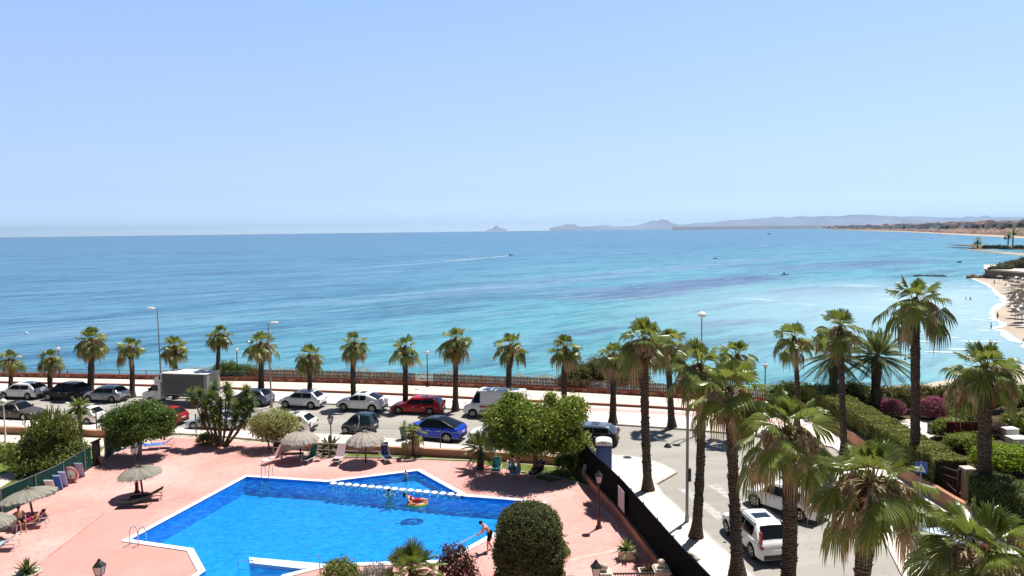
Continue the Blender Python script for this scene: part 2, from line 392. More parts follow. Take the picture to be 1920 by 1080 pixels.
# land top sheet with a rough scrubby edge beyond the sea wall, then a rocky slope into the sea
edge = [Vector((-900,190)), Vector((-400,118)), Vector((-160,92))]+[p+Vector((.3,2.2)) for p in WALL]+[Vector((30,70)),Vector((42,72)),Vector((60,82)),Vector((82,101)),Vector((110,118)),Vector((160,150)),Vector((260,240)),Vector((420,420)),Vector((700,600))]
edge = [p+Vector((random.uniform(-.5,.5), random.uniform(-.4,.6))) for p in edge]
low = [e+Vector((-2.2+random.uniform(-1,1), 4.5+random.uniform(-1,1))) for e in edge]
g = MB()
V = [(p.x,p.y,-.03) for p in edge]+[(p.x,p.y,SEAZ-.8) for p in low]+[(700,-200,-.03),(-900,-200,-.03)]
n = len(edge)
g.add(V, [tuple([2*n,2*n+1]+list(range(n))) [::-1]]+[(i,i+1,n+i+1,n+i) for i in range(n-1)])
g.build('ground', CONC)['kind'] = 'structure'
def strip(a, b, name, m, z):
    """sheet between two polylines"""
    o = MB().add([(p[0],p[1],z) for p in a]+[(p[0],p[1],z) for p in reversed(b)], [tuple(range(len(a)+len(b)))]).build(name, m); o['kind'] = 'structure'; return o
# promenade raised a kerb above the road
ST_R = [Vector(at(x,y)[:2]) for x,y in ((1480,826),(1560,840),(1590,858),(1570,890),(1620,930),(1650,1000),(1700,1100),(1760,1300),(1800,1700))]   # far side kerb of the side street
g = MB(); g.slab([(p.x,p.y) for p in LINE]+[(p.x,p.y) for p in reversed(KERBF)], -.02, .12); o = g.build('kerbside_pavement', PAVW); o['kind'] = 'structure'
g = MB(); g.slab([(p.x,p.y) for p in WALL]+[(p.x,p.y) for p in reversed(LINE)], -.02, .16); o = g.build('promenade', PAVP); o['kind'] = 'structure'
g = MB(); g.wall(LINE, .28, .0, .30); o = g.build('promenade_border', REDK); tag(o, 'low dark red border strip running along the pale promenade', 'border')
g = MB(); g.wall(offs(KERBF,-.07), .16, -.02, .125); o = g.build('kerb', KERB); o['kind'] = 'structure'
# rose band between border and kerb on the right part
ri = offs(LINE, -1.0); ri2 = offs(LINE, -2.1)
k0 = len(LINE)*6//10
strip(ri[k0:-2], ri2[k0:-2], 'rose_band', PAVR, .124)
# road
roadpoly = [(p.x,p.y) for p in KERBF]+[(p.x,p.y) for p in ST_R]+[(10.95,17),(10.95,32)]+[tuple(p) for p in [at(x,y)[:2] for x,y in ((1375,1047),(1320,997),(1270,950),(1232,910),(1270,887),(1222,865))]]+[(p.x,p.y) for p in reversed(NEAR)]
sheet('road', roadpoly, .004, ROAD)
# near pavement
g = MB(); g.slab([(p.x,p.y) for p in NEAR]+[(p.x,p.y) for p in reversed(NIN)], -.02, .11); o = g.build('street_pavement', PAVW); o['kind'] = 'structure'
g = MB(); g.wall(offs(NEAR,.06), .13, -.02, .115); g.build('kerb', KERB)['kind'] = 'structure'
FEN = [at(x,y) for x,y in ((1100,890),(1111,914),(1167,975),(1222,1047),(1276,1117),(1327,1177),(1420,1290))]
FENV = [Vector((p.x,p.y)) for p in FEN]; FENV[0] = Vector((4.35,47.3)); FENV.insert(0, Vector((4.0,49.0)))
def cpx(l, z=.0): return [tuple(at(x,y,z)[:2]) for x,y in l]
corner = cpx([(1152,855),(1185,857),(1222,865),(1250,875),(1262,882),(1270,888),(1262,893),(1232,910),(1245,928),(1270,950),(1320,997),(1375,1047)])+[(10.95,32),(10.95,17)]
inner = [(p.x+.22,p.y) for p in FENV]+[(7.9,17)]
inner = inner[:-2]+[(9.2,22)]; corner[-1] = (10.95,22)
g = MB(); g.slab(corner+inner[::-1], -.02, .11); g.build('side_pavement', PAVW)['kind'] = 'structure'
g = MB(); g.wall(offs([Vector(c) for c in corner],-.06), .13, -.02, .115); g.build('kerb', KERB)['kind'] = 'structure'
strip([Vector((p[0]+.05,p[1])) for p in inner], [Vector((p[0]+.75,p[1]-.0)) for p in inner], 'rose_band', PAVR, .115)
# zebra crossing bars and road lines
LINEM = mat('road_paint', (.45,.43,.40), .8, .35, 3, local=False)
ga = MB()
for k in range(7):
    a0 = at(1262+k*4, 905+k*0); 
for k in range(8):
    x = 10.6+k*1.25
    a_, b_, s_ = at(1271,917), at(1345,975), at(1327,910); st_ = (s_-a_); w_ = st_*.32; q_ = a_+st_*k; d_ = b_-a_
    ga.add([(p.x,p.y,.009) for p in (q_, q_+d_, q_+d_+w_, q_+w_)], [(0,1,2,3)])
o = ga.build('road_marking', LINEM); tag(o, kind='structure')
# far pavement beyond the side street and its wall
V2_ = lambda l: [Vector(p) for p in l]
RW = V2_([(25.0,61),(24.9,53),(24.6,46),(24.4,40),(24.6,36.5),(25.0,33),(25.6,28)])
RWl = smoothline(RW, 4)
fp = [(p.x,p.y) for p in ST_R]+[(26,17)]+[(p.x,p.y) for p in reversed(RWl)]
g = MB(); g.slab(fp, -.02, .11); g.build('garden_side_pavement', PAVW)['kind'] = 'structure'
# drain cover on the corner
o = MB().lathe([(.32,0),(.32,.006)],16,(at(1175,858).x,at(1175,858).y-.3,.112)).build('manhole_cover', BLACKM); tag(o,'dark round drain cover set in the white corner pavement','manhole cover')
# ------------------------------------------------------------------ pool deck and pool
POOLM = cpx([(245,1013),(463,895),(613,905)]); TRI = cpx([(613,905),(783,884),(870,932)])
main = cpx([(245,1013),(463,895),(613,905),(870,932),(950,938),(1012,945),(925,1001),(872,1030),(830,1052),(612,1059)])
south = cpx([(530,1080)])+[(-11.5,30.3),(-13.4,29.0),(-15.3,30.6)]+cpx([(385,1072),(362,1030)])
pool_all = cpx([(245,1013),(463,895),(613,905),(783,884),(870,932),(950,938),(1012,945),(925,1001),(872,1030),(830,1052),(612,1059)])+south
main_poly = main+south
import mathutils.geometry as mg
def poly_with_hole(outer, hole, z, name, m):
    tr = mg.tessellate_polygon([[Vector((*p[:2],0)) for p in outer],[Vector((*p[:2],0)) for p in hole]])
    V = [(p[0],p[1],z) for p in outer]+[(p[0],p[1],z) for p in hole]
    o = MB().add(V, [tuple(t) for t in tr]).build(name, m)
    me = o.data
    for p in me.polygons:
        if p.normal.z < 0: p.flip()
    o['kind'] = 'structure'; return o
def area(P): return sum(P[i][0]*P[(i+1)%len(P)][1]-P[(i+1)%len(P)][0]*P[i][1] for i in range(len(P)))/2
def inset(P, d):
    s_ = 1 if area(P) > 0 else -1; n = len(P); out = []
    for i in range(n):
        a, b, c = Vector(P[i-1][:2]), Vector(P[i][:2]), Vector(P[(i+1)%n][:2])
        d1 = (b-a).normalized(); d2 = (c-b).normalized(); n1 = Vector((-d1.y,d1.x))*s_; n2 = Vector((-d2.y,d2.x))*s_
        k = 1+n1.dot(n2); out.append(tuple(b+(n1+n2)*(d/max(k,.25))))
    return out
deck_out = cpx([(-420,1010),(0,967),(102,920),(172,877),(205,856),(240,838),(318,820),(515,833),(592,856),(757,859),(880,863),(960,880),(1050,897),(1111,914)])+[tuple(p[:2]) for p in FEN[2:]]+[(7.2,12),(-45,12)]
cop_o = inset(pool_all, -.32)
poly_with_hole(deck_out, cop_o, .012, 'pool_deck', DECK)
# the ground sheet must not roof the pool: cut it the same way
gr = bpy.data.objects['ground']; bpy.data.objects.remove(gr)
gouter = [(p.x,p.y) for p in edge]+[(700,-200),(-900,-200)]
poly_with_hole(gouter, cop_o, -.03, 'ground', CONC)
g = MB(); g.add([(p.x,p.y,-.03) for p in edge]+[(p.x,p.y,SEAZ-.8) for p in low], [(i,i+1,n+i+1,n+i) for i in range(n-1)]) if False else None
ne = len(edge); g = MB()
g.add([(p.x,p.y,-.03) for p in edge]+[(p.x,p.y,SEAZ-.8) for p in low], [(i,i+1,ne+i+1,ne+i) for i in range(ne-1)]); g.build('sea_cliff', DRYM)['kind'] = 'structure'
COPM = m_pave('white_coping', (.66,.66,.68), (.72,.72,.74), .5, .5, .5, cm=(.5,.52,.55), stain=(.55,.55,.6))
co = poly_with_hole(cop_o, inset(pool_all,.02), .06, 'pool_coping', COPM)
g = MB(); 
for P in (cop_o,):
    m_ = len(P); g.add([(p[0],p[1],-.03) for p in P]+[(p[0],p[1],.06) for p in P], [(i,(i+1)%m_,m_+(i+1)%m_,m_+i) for i in range(m_)])
g.build('pool_coping_edge', COPM)['kind'] = 'structure'
def m_tile(name, c1, c2, spark):
    m, t, b = nodes(name)
    gq = t.nodes.new('ShaderNodeNewGeometry'); br = t.nodes.new('ShaderNodeTexVoronoi'); br.inputs['Scale'].default_value = 7; t.links.new(gq.outputs['Position'], br.inputs['Vector'])
    h = t.nodes.new('ShaderNodeSeparateColor'); t.links.new(br.outputs['Color'], h.inputs[0])
    c = ramp(t, h.outputs[0], [(0,c1),(1,c2)])
    c = mix(t, c, spark, ramp(t, noise(t, .9, 5), [(.45,(0,0,0)),(.8,(.35,.35,.35))]))
    t.links.new(c, b.inputs['Base Color']); b.inputs['Roughness'].default_value = .4; return m
TILE = m_tile('pool_tile_blue', (.003,.22,.64), (.006,.32,.80), (.01,.42,.86)); TILEK = m_tile('pool_tile_mosaic', (.003,.12,.50), (.04,.40,.85), (.10,.50,.85))
def basin(P, depth, name, m, skip=None):
    k = len(P); V = [(p[0],p[1],.06) for p in P]+[(p[0],p[1],-depth) for p in P]
    fs = [(i,(i+1)%k,k+(i+1)%k,k+i) for i in range(k) if i != skip]
    g = MB().add(V, fs+[tuple(range(k,2*k))]); return g.build(name, m)
basin(main_poly, 1.05, 'pool_basin', TILE, skip=2)['kind'] = 'structure'
k_ = basin(TRI, .55, 'paddling_basin', TILEK, skip=2); k_['kind'] = 'structure'
a0, b0 = Vector(TRI[0]), Vector(TRI[2])
g = MB(); g.wall([a0,b0], .16, -1.05, -.17); g.build('pool_divider', TILE)['kind'] = 'structure'
def m_water():
    m, t, b = nodes('pool_water')
    t.nodes.remove(b)
    tp = t.nodes.new('ShaderNodeBsdfTransparent'); tp.inputs[0].default_value = (.62,.93,1,1)
    gl = t.nodes.new('ShaderNodeBsdfGlossy'); gl.inputs['Roughness'].default_value = .03
    df = t.nodes.new('ShaderNodeBsdfDiffuse'); df.inputs[0].default_value = (.03,.38,.80,1)
    fr = t.nodes.new('ShaderNodeFresnel'); fr.inputs[0].default_value = 1.25
    bp = t.nodes.new('ShaderNodeBump'); bp.inputs['Strength'].default_value = .6; bp.inputs['Distance'].default_value = .12
    t.links.new(noise(t, 1.9, 5), bp.inputs['Height'])
    t.links.new(bp.outputs[0], gl.inputs['Normal']); t.links.new(bp.outputs[0], fr.inputs['Normal'])
    rp = noise(t, 2.3, 6, stretch=(1,1.9,1), rough=.7)
    m0 = t.nodes.new('ShaderNodeMixShader'); t.links.new(ramp(t, rp, [(.42,(.04,.04,.04)),(.52,(.15,.15,.15)),(.66,(.34,.34,.34))]), m0.inputs[0]); t.links.new(tp.outputs[0], m0.inputs[1]); t.links.new(df.outputs[0], m0.inputs[2])
    m1 = t.nodes.new('ShaderNodeMixShader'); t.links.new(fr.outputs[0], m1.inputs[0]); t.links.new(m0.outputs[0], m1.inputs[1]); t.links.new(gl.outputs[0], m1.inputs[2])
    t.links.new(m1.outputs[0], t.nodes['Material Output'].inputs[0]); return m
WZ = -.10
sheet('pool_water', pool_all, WZ, m_water())
# raised white ledge that parts off the small basin at the south end
lp = cpx([(467,1045),(612,1058),(600,1063),(565,1067),(468,1056)], .05)
LEDG = mat('ledge_pale_tile', (.55,.68,.80), .6, .08, 3, local=False)
g = MB(); g.slab(lp, -1.3, .07); o = g.build('pool_ledge', LEDG); o['kind'] = 'structure'
DECK2 = m_pave('worn_deck', (.53,.27,.235), (.57,.30,.265), 2.4, 2.4, .35, mortar=.006, cm=(.46,.2,.16), stain=(.40,.22,.17))
sheet('worn_deck', cpx([(205,961),(296,961),(230,1009)])+cpx([(232,1019),(358,1036),(372,1085),(330,1160),(60,1160),(-40,1120),(75,1052)]), .0150, DECK2)
SEAM2 = mat('deck_joint', (.70,.47,.39), .9, .2, 3, local=False)
for q in ([(1088,912),(1094,912),(1150,975),(1197,1042),(1190,1043),(1144,976)], [(1068,1052),(1068,1049),(1158,1030),(1160,1033)], [(1160,1033),(1158,1030),(1197,1040),(1199,1043)]):
    sheet('deck_seam', cpx(q), .0165 if q[0][0] != 1160 else .0175, SEAM2)
o = sheet('deck_seam', [p for p in cpx([(88,1045),(196,962),(198,963),(91,1046)])], .0165, mat('seam_red', (.5,.22,.18), .9, .2, 3, local=False))
for q in ([(235,1020),(362,1034),(366,1040),(236,1024)], [(348,1035),(360,1040),(372,1078),(366,1080)], [(495,838),(560,832),(610,862),(540,868)]):
    pass
# ------------------------------------------------------------------ vegetation builders
PALM_G = leafmat('palm_green', (.020,.042,.005), (.22,.28,.05), .34, .34, 1.3)
PALM_P = leafmat('palm_pale', (.10,.13,.02), (.33,.36,.10), .38, .4, 1.0)
PALM_D = leafmat('palm_dead', (.14,.08,.04), (.60,.45,.28), .2, .8, .2)
PALM_O = leafmat('palm_rust', (.14,.055,.015), (.34,.17,.05), .25, .7, .2)
SEEDM = leafmat('palm_flower', (.38,.27,.17), (.72,.56,.40), .2, .8, .2)
def m_trunk(name, c1, c2):
    m, t, b = nodes(name); P = objco(t)
    a = noise(t, 5, 5, P, stretch=(1,1,2.4)); w_ = t.nodes.new('ShaderNodeTexWave'); w_.bands_direction = 'Z'; w_.inputs['Scale'].default_value = 2.6; w_.inputs['Distortion'].default_value = 7; w_.inputs['Detail'].default_value = 3; w_.inputs['Detail Scale'].default_value = 2.5
    t.links.new(P, w_.inputs[0]); h = mix(t, a, w_.outputs[0], .5)
    t.links.new(ramp(t, h, [(.3,c1),(.72,c2)]), b.inputs['Base Color']); b.inputs['Roughness'].default_value = .95; b.inputs['Specular IOR Level'].default_value = .15
    bump(t, b, h, .9, .06); return m
TRK = m_trunk('palm_bark', (.035,.026,.021), (.15,.115,.09)); TRKR = m_trunk('palm_boots', (.06,.022,.014), (.20,.09,.05)); BARK = m_trunk('tree_bark', (.07,.05,.035), (.26,.19,.13))
def fan(Vs, Fs, E, d, nrm, L, spread, nl, droop, rng, split=.55, width=1.0):
    """fan leaf: pleated leaflets joined at the base, free and hanging at the tips"""
    side = d.cross(nrm).normalized()
    o = len(Vs)
    for k in range(nl):
        t = (k+.5)/nl*2-1; a = t*spread; da = spread/nl*width
        ll = L*(1-.28*abs(t)**2)*rng.uniform(.9,1.08); dr = droop*rng.uniform(.6,1.4)
        fold = 1 if k % 2 else -1
        rings = []
        for r, wf in ((.06,1),(split,1),(.80,.62),(1.0,.0)):
            for sgn in ((-1,0,1) if wf > 0 else (0,)):
                aa = a+sgn*da*wf
                dirv = d*math.cos(aa)+side*math.sin(aa)
                p = E+dirv*(ll*r)+nrm*((.035*ll*r*(1 if sgn == 0 else -.4)) - .22*ll*r*r*(abs(math.sin(a))**1.5)*1.0)
                q = max(0, r-split*.75)/(1-split*.75)
                p = p+Vector((0,0,-dr*ll*q*q)) - dirv*(dr*ll*.35*q*q)
                rings.append(p)
        b = len(Vs); Vs.extend(rings)
        for i in (0,1):
            Fs.append((b+i*3,b+i*3+1,b+i*3+4,b+i*3+3)); Fs.append((b+i*3+1,b+i*3+2,b+i*3+5,b+i*3+4))
        Fs.append((b+6,b+7,b+9,b+9)); Fs.append((b+7,b+8,b+9,b+9))
def rib(Vs, Fs, pts, w0, w1):
    n = len(pts)
    for i, p in enumerate(pts):
        d = (pts[min(i+1,n-1)]-pts[max(i-1,0)]).normalized(); s = d.cross(Vector((0,0,1)))
        s = (s if s.length > .05 else Vector((1,0,0))).normalized(); u = d.cross(s).normalized(); w_ = w0+(w1-w0)*i/(n-1)
        Vs.extend([p-s*w_, p+s*w_, p+u*w_*.8])
    b = len(Vs)-3*n
    for i in range(n-1):
        for k in range(3): Fs.append((b+i*3+k, b+i*3+(k+1)%3, b+i*3+3+(k+1)%3, b+i*3+3+k))
def quadmesh(name, Vs, Fs, m, parent):
    g = MB(); g.v = [tuple(v) for v in Vs]; g.f = [f if f[2] != f[3] else f[:3] for f in Fs]; g.m = [0]*len(g.f)
    return g.build(name, m, parent)
def palm(seed, H, sc=1.0, lean=(0,0), nf=38, nd=18, nl=20, boots=True, name='fan_palm', label='', loc=(0,0,0), cat='palm tree', group=None, rad=.22, seeds=7, split=.66, dr=1.0, wind=.0, rust=5):
    rng = random.Random(seed)
    root = thing(name, label, cat, loc, 0, group)
    top = Vector((lean[0], lean[1], H))
    # trunk
    pts = []; rr = []; ns = max(8, int(H*2.2))
    bx, by = rng.uniform(-.25,.25), rng.uniform(-.2,.2)
    for i in range(ns+1):
        t = i/ns; c = math.sin(t*math.pi)
        pts.append(Vector((lean[0]*t+bx*c*.5, lean[1]*t+by*c*.5, H*t-.05)))
        rr.append(rad*sc*(1.0+.75*math.exp(-t*H/.45)+.06*math.sin(i*2.3)+rng.uniform(-.04,.04)-.12*t))
    g = MB().tube(pts, rr, 12)
    if boots:      # stubs of cut leaves round the trunk
        for k in range(int(H*17)):
            t = rng.uniform(.10,.93); a = rng.uniform(0,6.283); i = min(ns-1,int(t*ns)); f_ = t*ns-i
            c = pts[i].lerp(pts[i+1], f_); r0 = rr[i]*.93; o_ = Vector((math.cos(a),math.sin(a),0)); s = Vector((-o_.y,o_.x,0))
            w_ = rng.uniform(.03,.06)*sc; l = rng.uniform(.05,.11)*sc; b = c+o_*r0
            g.add([b-s*w_-Vector((0,0,l)), b+s*w_-Vector((0,0,l)), b+o_*l*.75+s*w_*.6+Vector((0,0,l*.7)), b+o_*l*.75-s*w_*.6+Vector((0,0,l*.7)), b+Vector((0,0,l*.2))], [(0,1,2,3),(3,2,4),(0,3,4),(1,4,2)])
    g.build('trunk', TRK, root, smooth=True, angle=50)
    # swollen fibrous neck with old leaf bases
    g = MB(); nk = 1.25*sc
    g.tube([top-Vector((0,0,nk)), top-Vector((0,0,nk*.6)), top-Vector((0,0,.15)), top+Vector((0,0,.25*sc))], [rad*sc*.95, rad*sc*1.25, rad*sc*1.1, rad*sc*.4], 10)
    for k in range(46):
        a = rng.uniform(0,6.283); z = rng.uniform(-nk, -.05); o_ = Vector((math.cos(a),math.sin(a),0)); b = top+Vector((0,0,z))+o_*rad*sc*.95
        e = b+o_*rng.uniform(.12,.3)*sc+Vector((0,0,rng.uniform(.05,.4)*sc)); s = Vector((-o_.y,o_.x,0))*.04*sc
        g.add([b-s,b+s,e+s*.5,e-s*.5],[(0,1,2,3)])
    g.build('leaf_bases', TRKR, root, smooth=True, angle=50)
    def fr(Vs, Fs, th, ph, Lp, Lb, droop, nl_, Vr, Fr, spread=1.75):
        dz = Vector((math.cos(ph)*math.cos(th), math.sin(ph)*math.cos(th), math.sin(th)))
        P0 = top+Vector((math.cos(ph)*.1,math.sin(ph)*.1,0))*sc
        sag = .30*math.cos(th)+.05
        seg = [P0+dz*(Lp*q)-Vector((0,0,sag*Lp*q*q)) for q in (0,.35,.7,1)]
        d = (seg[3]-seg[2]).normalized(); d = (d+Vector((wind,0,-.18))).normalized()
        s = d.cross(Vector((0,0,1))); s = (s if s.length > .1 else Vector((math.sin(ph),-math.cos(ph),0))).normalized(); n_ = s.cross(d).normalized()
        rib(Vr, Fr, seg+[seg[3]+d*Lb*.3], .028*sc, .012*sc)
        fan(Vs, Fs, seg[3], d, (n_+Vector((rng.uniform(-.6,.6),rng.uniform(-.6,.6),0))).normalized(), Lb, spread, nl_, droop*dr, rng, split)
    V, F = [], []; VP, FP = [], []
    Vr, Fr = [], []
    for k in range(nf):
        t = (k+.5)/nf; ph = k*2.39996+rng.uniform(-.3,.3)
        th = math.radians(88-124*t**1.35+rng.uniform(-11,11)); Lp = sc*rng.uniform(.7,1.2)*(.65+.5*t); Lb = sc*rng.uniform(.8,1.08)*(.85+.2*min(1,t*2))
        tgt = (VP,FP) if rng.random() < .13 else (V,F)
        fr(*tgt, th, ph, Lp, Lb, .12+.62*t*t, nl, Vr, Fr, rng.uniform(1.3,1.7) if t > .15 else 1.0)
    quadmesh('crown', V, F, PALM_G, root); quadmesh('crown', VP, FP, PALM_P, root); quadmesh('leaf_stalks', Vr, Fr, PALM_P, root)
    # hanging dry leaves
    V, F, VO, FO, Vr, Fr = [], [], [], [], [], []
    for k in range(nd):
        ph = rng.uniform(0,6.283); th = math.radians(rng.uniform(-68,-12)); 
        tgt = (VO,FO) if k < rust else (V,F)
        fr(*tgt, th, ph, sc*rng.uniform(.7,1.15), sc*rng.uniform(.7,1.0), 1.2, max(8,nl*2//3), Vr, Fr, .9)
    quadmesh('dead_leaves', V, F, PALM_D, root); quadmesh('leaf_stalks', Vr, Fr, PALM_D, root)
    if rust: quadmesh('dead_leaves', VO, FO, PALM_O, root)
    # pale flower and seed sprays
    V, F = [], []
    for k in range(seeds):
        ph = rng.uniform(0,6.283); th = math.radians(rng.uniform(5,45)); Ls = sc*rng.uniform(.7,1.7)
        d = Vector((math.cos(ph)*math.cos(th),math.sin(ph)*math.cos(th),math.sin(th)))
        arc = [top+d*(Ls*q)-Vector((0,0,Ls*.85*q*q)) for q in [i/6 for i in range(7)]]
        rib(V, F, arc, .016*sc, .008*sc)
        for j in range(130 if nl > 14 else 60):
            q = rng.uniform(.35,1)**.8; i = min(5,int(q*6)); p = arc[i].lerp(arc[i+1], q*6-i)
            e = p+Vector((rng.gauss(0,.13),rng.gauss(0,.13),-rng.uniform(.12,.5)))*sc; s = Vector((rng.uniform(-1,1),rng.uniform(-1,1),0)).normalized()*.026*sc
            b = len(V); V.extend([p-s,p+s,(p+e)/2+s*1.6+Vector((0,0,.03)),e]); F.append((b,b+1,b+2,b+3))
    # loose dry threads hanging under the crown
    if seeds: quadmesh('flower_sprays', V, F, SEEDM, root)
    return root
def pinnate(Vs, Fs, Vr, Fr, P0, ph, th, L, rng, sagf=.75, npair=34, ll=.42, lw=.022, sc=1):
    d = Vector((math.cos(ph)*math.cos(th),math.sin(ph)*math.cos(th),math.sin(th))); S = Vector((-math.sin(ph),math.cos(ph),0))
    arc = lambda q: P0+d*(L*q)-Vector((0,0,L*sagf*math.cos(th)*.55*q**2.2+ .0))
    rib(Vr, Fr, [arc(i/7) for i in range(8)], .03*sc, .008*sc)
    for k in range(npair):
        q = .16+.84*(k+.5)/npair; p = arc(q); t = (arc(min(1,q+.02))-arc(q-.02)).normalized(); u = t.cross(S).normalized()
        l = ll*L*.42*(math.sin(math.pi*min(1,.12+q*.9))**.6)*rng.uniform(.85,1.1)
        for s in (-1,1):
            e = p+(t*.62+S*s*.75+u*.22*(-1)).normalized()*l - Vector((0,0,.18*l)); wv = t*lw*1.6*sc
            b = len(Vs); Vs.extend([p-wv, (p+e)/2-wv*.8+Vector((0,0,.03*l)), e, (p+e)/2+wv*.9+Vector((0,0,.03*l))]); Fs.append((b,b+1,b+2,b+3))
DATE_G = leafmat('date_palm_green', (.04,.065,.03), (.17,.20,.09), .25, .4, .5)
def date_palm(seed, H, L, loc, label, nf=46, rad=.33, lean=(0,0), name='date_palm', m=None, low=-35, group=None, npair=34, lw=.026):
    rng = random.Random(seed); root = thing(name, label, 'palm tree', loc, 0, group)
    g = MB(); ns = max(3,int(H*2)); pts = [Vector((lean[0]*i/ns,lean[1]*i/ns,H*i/ns-.04)) for i in range(ns+1)]
    g.tube(pts, [rad*(1+.25*math.exp(-i/2)+.12*math.sin(i*2.1)+(.25 if i > ns-3 else 0)) for i in range(ns+1)], 11)
    for k in range(int(40+H*30)):
        a = rng.uniform(0,6.283); z = rng.uniform(.1,H); b = Vector((lean[0]*z/H+math.cos(a)*rad, lean[1]*z/H+math.sin(a)*rad, z)); o_ = Vector((math.cos(a),math.sin(a),0)); s = Vector((-o_.y,o_.x,0))*rad*.22
        g.add([b-s,b+s,b+o_*rad*.42+Vector((0,0,rad*.5))],[(0,1,2)])
    g.build('trunk', TRK, root, smooth=True, angle=45)
    V, F, Vr, Fr = [], [], [], []
    for k in range(nf):
        t = (k+.5)/nf; pinnate(V, F, Vr, Fr, pts[-1], k*2.39996+rng.uniform(-.2,.2), math.radians(84+(low-84)*t+rng.uniform(-6,6)), L*rng.uniform(.85,1.08)*(.75+.25*min(1,t*3)), rng, npair=npair, lw=lw)
    quadmesh('crown', V, F, m or DATE_G, root); quadmesh('leaf_stalks', Vr, Fr, PALM_P, root)
    return root
def rosette(Vs, Fs, c, n, L, w_, rng, lo=-30, axis=None):
    for k in range(n):
        th = math.radians(90-(90-lo)*((k+.5)/n)**.8+rng.uniform(-8,8)); ph = k*2.39996+rng.uniform(-.3,.3)
        d = Vector((math.cos(ph)*math.cos(th),math.sin(ph)*math.cos(th),math.sin(th))); s = Vector((-math.sin(ph),math.cos(ph),0))*w_
        l = L*rng.uniform(.75,1.1); b = len(Vs); m_ = c+d*l*.5; e = c+d*l-Vector((0,0,l*.12*math.cos(th)))
        Vs.extend([c-s*.6, m_-s, e, m_+s, c+s*.6]); Fs.append((b,b+1,b+3,b+4)); Fs.append((b+1,b+2,b+3,b+3))
def tree(name, label, cat, loc, blobs, n, m, size=.16, trunks=((0,0),), trunk_h=None, trad=.14, clump=.38, per=14, aspect=.6, group=None, rz=0, hollow=.55, core=None, barkm=None, flowers=None, up=0.):
    """crown of leaf clumps over the ellipsoids blobs (x,y,z,rx,ry,rz), limbs reaching into them"""
    root = thing(name, label, cat, loc, rz, group)
    g = MB()
    if trunk_h is not None:
        for tx, ty in trunks:
            b0 = Vector((tx,ty,-.05)); fork = Vector((tx*1.2,ty*1.2,trunk_h))
            g.tube([b0, Vector((tx*1.05,ty*1.05,trunk_h*.15)), b0.lerp(fork,.6)+Vector((.05,.03,0)), fork], [trad*1.5,trad*1.05,trad*.9,trad*.8], 9)
            for bl in blobs:
                c = Vector(bl[:3])
                if (Vector((bl[0],bl[1]))-Vector((tx,ty))).length > 3.5: continue
                for q in range(3):
                    e = c+Vector((random.uniform(-.6,.6)*bl[3],random.uniform(-.6,.6)*bl[4],random.uniform(-.1,.6)*bl[5]))
                    mid = fork.lerp(e,.5)+Vector((random.uniform(-.2,.2),random.uniform(-.2,.2),.12))
                    g.tube([fork, mid, e], [trad*.55, trad*.35, trad*.1], 6)
        g.build('trunk', barkm or BARK, root, smooth=True)
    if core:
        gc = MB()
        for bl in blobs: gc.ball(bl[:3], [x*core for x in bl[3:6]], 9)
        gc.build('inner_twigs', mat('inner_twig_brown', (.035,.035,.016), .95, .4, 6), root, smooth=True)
    P, Nr = blob_points(blobs, n, clump, per, hollow)
    P[:,2] = np.maximum(P[:,2], .03)
    V, F = leaf_quads(P, Nr, size, aspect, .6, up)
    npmesh('crown', V, F, m, root)
    if flowers:
        fm, fn, fs = flowers; P, Nr = blob_points([(b[0],b[1],b[2],b[3]*1.03,b[4]*1.03,b[5]*1.03) for b in blobs], fn, clump*.8, 8, .93)
        P[:,2] = np.maximum(P[:,2], .3)
        V, F = leaf_quads(P, Nr, fs, .8, .8); npmesh('blossoms', V, F, fm, root)
    return root
def hedge(name, label, pts, th, z0, z1, n, m, size=.1, cat='hedge', group=None):
    """clipped hedge along a polyline: leaves over a twiggy core, slightly uneven faces"""
    o = pts[0]; root = thing(name, label, cat, (o[0],o[1],0), 0, group)
    P = [Vector((p[0]-o[0],p[1]-o[1])) for p in pts]
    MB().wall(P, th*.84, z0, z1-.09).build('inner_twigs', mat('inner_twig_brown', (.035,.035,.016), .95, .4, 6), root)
    L = [(P[i+1]-P[i]).length for i in range(len(P)-1)]; tot = sum(L)
    C = []; Nn = []
    rg = RNG
    ph = rg.uniform(0,6,6)
    seg = rg.choice(len(L), n, p=np.array(L)/tot); t = rg.uniform(0,1,n); face = rg.choice(3, n, p=[(z1-z0)/(2*(z1-z0)+th),(z1-z0)/(2*(z1-z0)+th),th/(2*(z1-z0)+th)])
    A0 = np.array([[p.x,p.y] for p in P]); a = A0[seg]; b = A0[seg+1]; c = a+(b-a)*t[:,None]; dv = (b-a)/np.linalg.norm(b-a,axis=1)[:,None]; nv = np.stack([-dv[:,1],dv[:,0]],1)
    s = (c[:,0]*1.1+c[:,1]*.9); wob = .07*np.sin(s*2.1+ph[0])+.05*np.sin(s*5.3+ph[1])
    off = np.where(face==0, th/2, np.where(face==1,-th/2, rg.uniform(-th/2,th/2,n)))
    z = np.where(face==2, z1, rg.uniform(z0,z1,n)); z = z+np.where(face==2, wob, 0)
    off = off+np.where(face<2, wob*np.sign(off)*.8, 0)
    C = np.stack([c[:,0]+nv[:,0]*off, c[:,1]+nv[:,1]*off, z],1)+rg.normal(0,.045,(n,3))
    Nn = np.where((face==2)[:,None], np.array([0,0,1.]), np.concatenate([nv*np.sign(off)[:,None], np.full((n,1),.3)],1))
    V, F = leaf_quads(C, Nn, size, .6, .7); npmesh('foliage', V, F, m, root)
    return root
